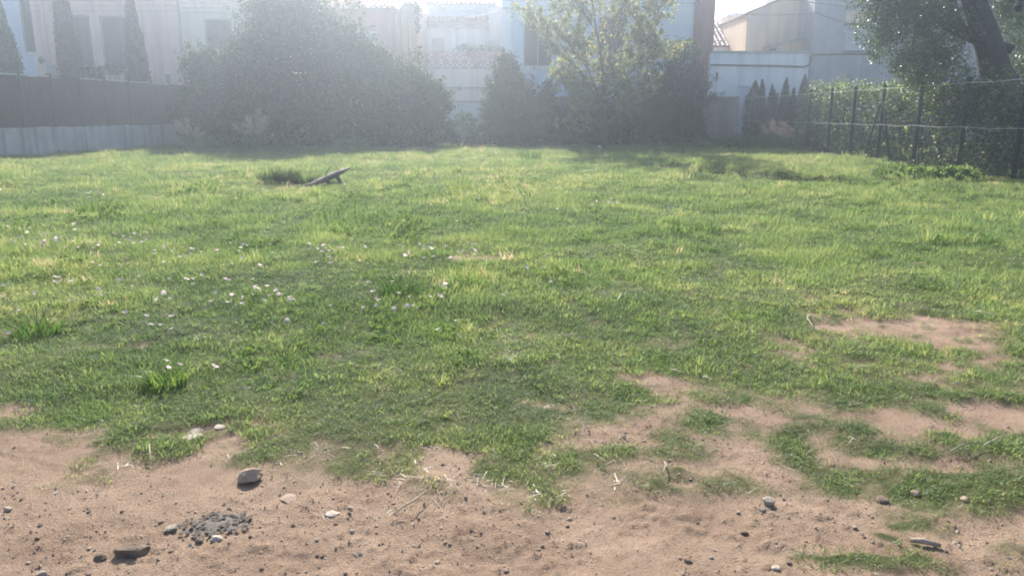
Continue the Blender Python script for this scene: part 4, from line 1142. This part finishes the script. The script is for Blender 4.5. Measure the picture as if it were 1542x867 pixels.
stone(435, 753, 30, 'flat brown stone right of the brown angular rock', 'stone', .25, 23)
stone(1157, 759, 22, 'blue grey stone at the right in the gravel', 'greystone', .55, 24)
stone(1148, 768, 12, 'small grey stone touching the blue grey one', 'greystone', .55, 25)
stone(1036, 843, 14, 'dark stone in the middle of the lower gravel', 'earthclod', .55, 26)
stone(1120, 800, 14, 'dark brown stone below the blue grey stone', 'earthclod', .5, 27)
stone(1168, 853, 16, 'pale stone next to the grass at the lower border', 'palestone', .35, 28)
stone(1517, 458, 14, 'dark stone lying in the lawn at the right edge', 'earthclod', .6, 29)
stone(965, 442, 12, 'dark lump lying in the lawn near the centre', 'earthclod', .9, 30, 'earth_clod', cat='clod')
stone(1330, 748, 22, 'dark grey stone at the grass edge lower right', 'earthclod', .5, 31)
stone(1380, 740, 18, 'stone showing through the grass at lower right', 'stone', .5, 32)
stone(1453, 755, 16, 'pale brown stone in the grass near the right border', 'stone', .45, 33)
meshes = [rock_mesh('stone', 500 + i, M[['stone', 'earthclod', 'greystone', 'earthclod'][i]], 2, .5) for i in range(4)]
k = 0
while k < 34:
    u, v = rng.uniform(0, 1542), rng.uniform(745, 866)
    g = gnd(u, v)
    if float(cover(np.array([g.x]), np.array([g.y]))[0]) > .15 or (330 < u < 420 and v < 780): continue
    stone(u, v, rng.uniform(5, 11), 'little brown or grey stone scattered over the bare dirt', me=meshes[k % 4], flat=.5, group='little stones over the dirt'); k += 1
frag = rock_mesh('fragment', 777, plain('grey cement crumb', (.18,.15,.125), (.32,.27,.23), 40, bump=1), 1, .5)
# crumbly grey patch: a broken cement lump showing at the surface
g = gnd(322, 792)
root = empty('cement_patch', (g.x, g.y, 0), 'crumbly grey cement patch level with the dirt', 'patch')
cm = bpy.data.materials['grey cement crumb']
o = bpy.data.objects.new('slab', rock_mesh('slab', 5, cm, 3, .10, .9)); link(o, root)
o.scale = (.155, .125, .13); o.location = (0, 0, hz(g.x, g.y) - .002); o.rotation_euler = (0, 0, .4)
for k in range(120):
    a = rng.uniform(0, 6.28); r = math.sqrt(rng.uniform(0, 1))
    o = bpy.data.objects.new('fragment', frag); COL.objects.link(o); o.parent = root
    x, y = g.x + math.cos(a) * r * .15, g.y + math.sin(a) * r * .10
    s = rng.uniform(.005, .015)
    o.location = (x - g.x, y - g.y, hz(x, y) + .008); o.scale = (s, s, s * .6); o.rotation_euler = (rng.normal() * .15, rng.normal() * .15, rng.uniform(0, 6.28))

# stick and dry stalks
g0, g1 = gnd(1370, 817), gnd(1416, 827)
g0.z, g1.z = hz(g0.x, g0.y) + .012, hz(g1.x, g1.y) + .012
tag(MB().tube([g0, g0.lerp(g1, .4) + Vector((0, 0, .006)), g1], [.009, .011, .008], 7).build('stick', plain('weathered stick', (.22,.165,.125), (.36,.28,.22), 20), None, True), 'short thick brown stick on the dirt at lower right', 'stick')
def stalk(u0, v0, u1, v1, lab, z0=.02, z1=.035, r=.0035, mat='straw', group=None, kink=.25):
    a, b = gnd(u0, v0), gnd(u1, v1)
    a.z = hz(a.x, a.y) + z0; b.z = hz(b.x, b.y) + z1
    d = (b - a).length; mid = a.lerp(b, .5) + Vector((rng.normal() * d * kink * .3, rng.normal() * d * kink * .3, d * .06))
    r = max(r, .55 / FPX * a.y)
    return tag(MB().tube([a, a.lerp(mid, .6) + Vector((0, 0, .004)), mid, mid.lerp(b, .6), b], [r, r * 1.1, r, r * .8, r * .5], 5).build('dry_stalk', M[mat]), lab, 'stalk', group)
for s_ in ((565,678,581,695,'bent pale stalk at the turf edge left of centre'), (1218,480,1224,500,'forked upright pale stalk left of the bare patch on the right'), (1320,492,1372,500,'long pale straw lying on the right bare patch'), (1465,476,1500,486,'thick pale stalk at the right edge of the lawn'),
           (1385,474,1420,476,'straight pale straw above the right bare patch'), (930,462,944,450,'forked pale stalk in the lawn right of centre'), (805,428,818,440,'short pale stalk beside the bare strip'), (1430,690,1480,684,'pale brown twig across the grass near the right border'), (1480,684,1500,672,'bleached twig end beside the pale brown twig'),
           (1000,705,998,725,'curved pale stalk at the lower turf edge'), (1098,712,1118,722,'stout pale straw on the lower turf edge'), (1010,560,1030,568,'pale bent straw over the central bare patch'), (1058,573,1072,580,'short white straw right of the central bare patch'), (228,700,227,684,'white upright stalk in the bare gap at left'), (895,692,912,706,'pale split straw left of the lower turf edge'), (840,511,905,518,'thin brown twig lying across the middle lawn'), (1490,540,1530,548,'straw lying right of the right bare patch'),
           (590,785,645,750,'thin dark twig lying on the dirt')):
    stalk(*s_)
k = 0
while k < 48:
    zone = [(880,560,1130,640), (1220,480,1500,540), (480,640,760,735), (900,650,1250,740), (1250,620,1500,700), (780,370,960,440), (200,640,330,670), (900,400,1100,430)][rng.integers(0, 8)]
    u, v = rng.uniform(zone[0], zone[2]), rng.uniform(zone[1], zone[3])
    L = rng.uniform(6, 20); a = rng.uniform(-1, 1)
    stalk(u, v, u + L * math.cos(a), v + L * math.sin(a) * .5, 'thin pale dry stalk lying on thin turf', group='pale dry stalks on the thin turf', r=.0022); k += 1
# cut pale branch lying before the verge
stalk(1077, 227, 1093, 222, 'whitish broken branch lying in the grass before the long grass bank', .05, .12, .025)

# ---------------------------------------------------------------- bindweed flowers
def flower_mesh(seed):
    g = np.random.default_rng(seed); V = [(0, 0, -.32)]; T = [.1]; F = []
    n = 10
    for ring, (r, z, tt) in enumerate(((.45, -.05, .35), (1.0, .1, .8 if seed % 2 else .3))):
        for k in range(n):
            a = 2 * math.pi * k / n; rr = r * (1 + (.07 if k % 2 else -.05) * ring + g.normal() * .03)
            V.append((math.cos(a) * rr, math.sin(a) * rr, z + g.normal() * .04)); T.append(tt)
    for k in range(n):
        j = (k + 1) % n
        F += [(0, 1 + k, 1 + j), (1 + k, 1 + n + k, 1 + n + j), (1 + k, 1 + n + j, 1 + j)]
    return np_mesh('bindweed_flower', np.array(V), np.array(F), 3, M['flower'], True, np.array(T))
fm = [flower_mesh(i) for i in range(4)]
groups = [(0,290,160,318,22), (0,345,120,385,16), (60,362,235,386,34), (230,374,330,400,14), (255,380,420,412,14), (455,378,560,402,16), (600,378,720,400,24), (385,445,445,472,15), (340,432,392,482,12), (545,435,600,482,9), (600,440,700,475,10), (790,385,830,440,4), (880,310,930,320,9), (0,480,300,520,9), (230,560,330,580,5), (0,390,340,480,14), (620,300,940,330,8), (530,300,700,360,6), (0,420,330,470,14), (330,470,700,520,8), (100,385,640,440,20), (440,260,620,300,8)]
for (u0, v0, u1, v1, n) in groups:
    for k in range(n):
        g = gnd(rng.uniform(u0, u1), rng.uniform(v0, v1))
        o = bpy.data.objects.new('bindweed_flower', fm[rng.integers(0, 4)]); link(o)
        s = rng.uniform(.013, .022) * (.70 + .045 * g.y)
        o.location = (g.x, g.y, hz(g.x, g.y) + rng.uniform(.05, .075) + .06 * min(1, g.y / 12)); o.scale = (s, s, s)
        o.rotation_euler = (rng.normal(.25, .35), rng.normal() * .35, rng.uniform(0, 6.28))
        tag(o, 'small white and pink bindweed flower open among the grass', 'flower', 'bindweed flowers in the grass')

# ---------------------------------------------------------------- scattering volume added to stand in for lens glare
m, n, l, p = new_mat('lens glare volume'); n.remove(p)
pv = n.new('ShaderNodeVolumePrincipled'); pv.inputs['Color'].default_value = (.72, .84, 1, 1); pv.inputs['Density'].default_value = .0044; pv.inputs['Anisotropy'].default_value = .81
l.new(pv.outputs[0], n['Material Output'].inputs['Volume'])
tag(MB().box(-450, 450, -75, 350, -1.5, 12.5).build('glare_haze', m), kind='stuff')
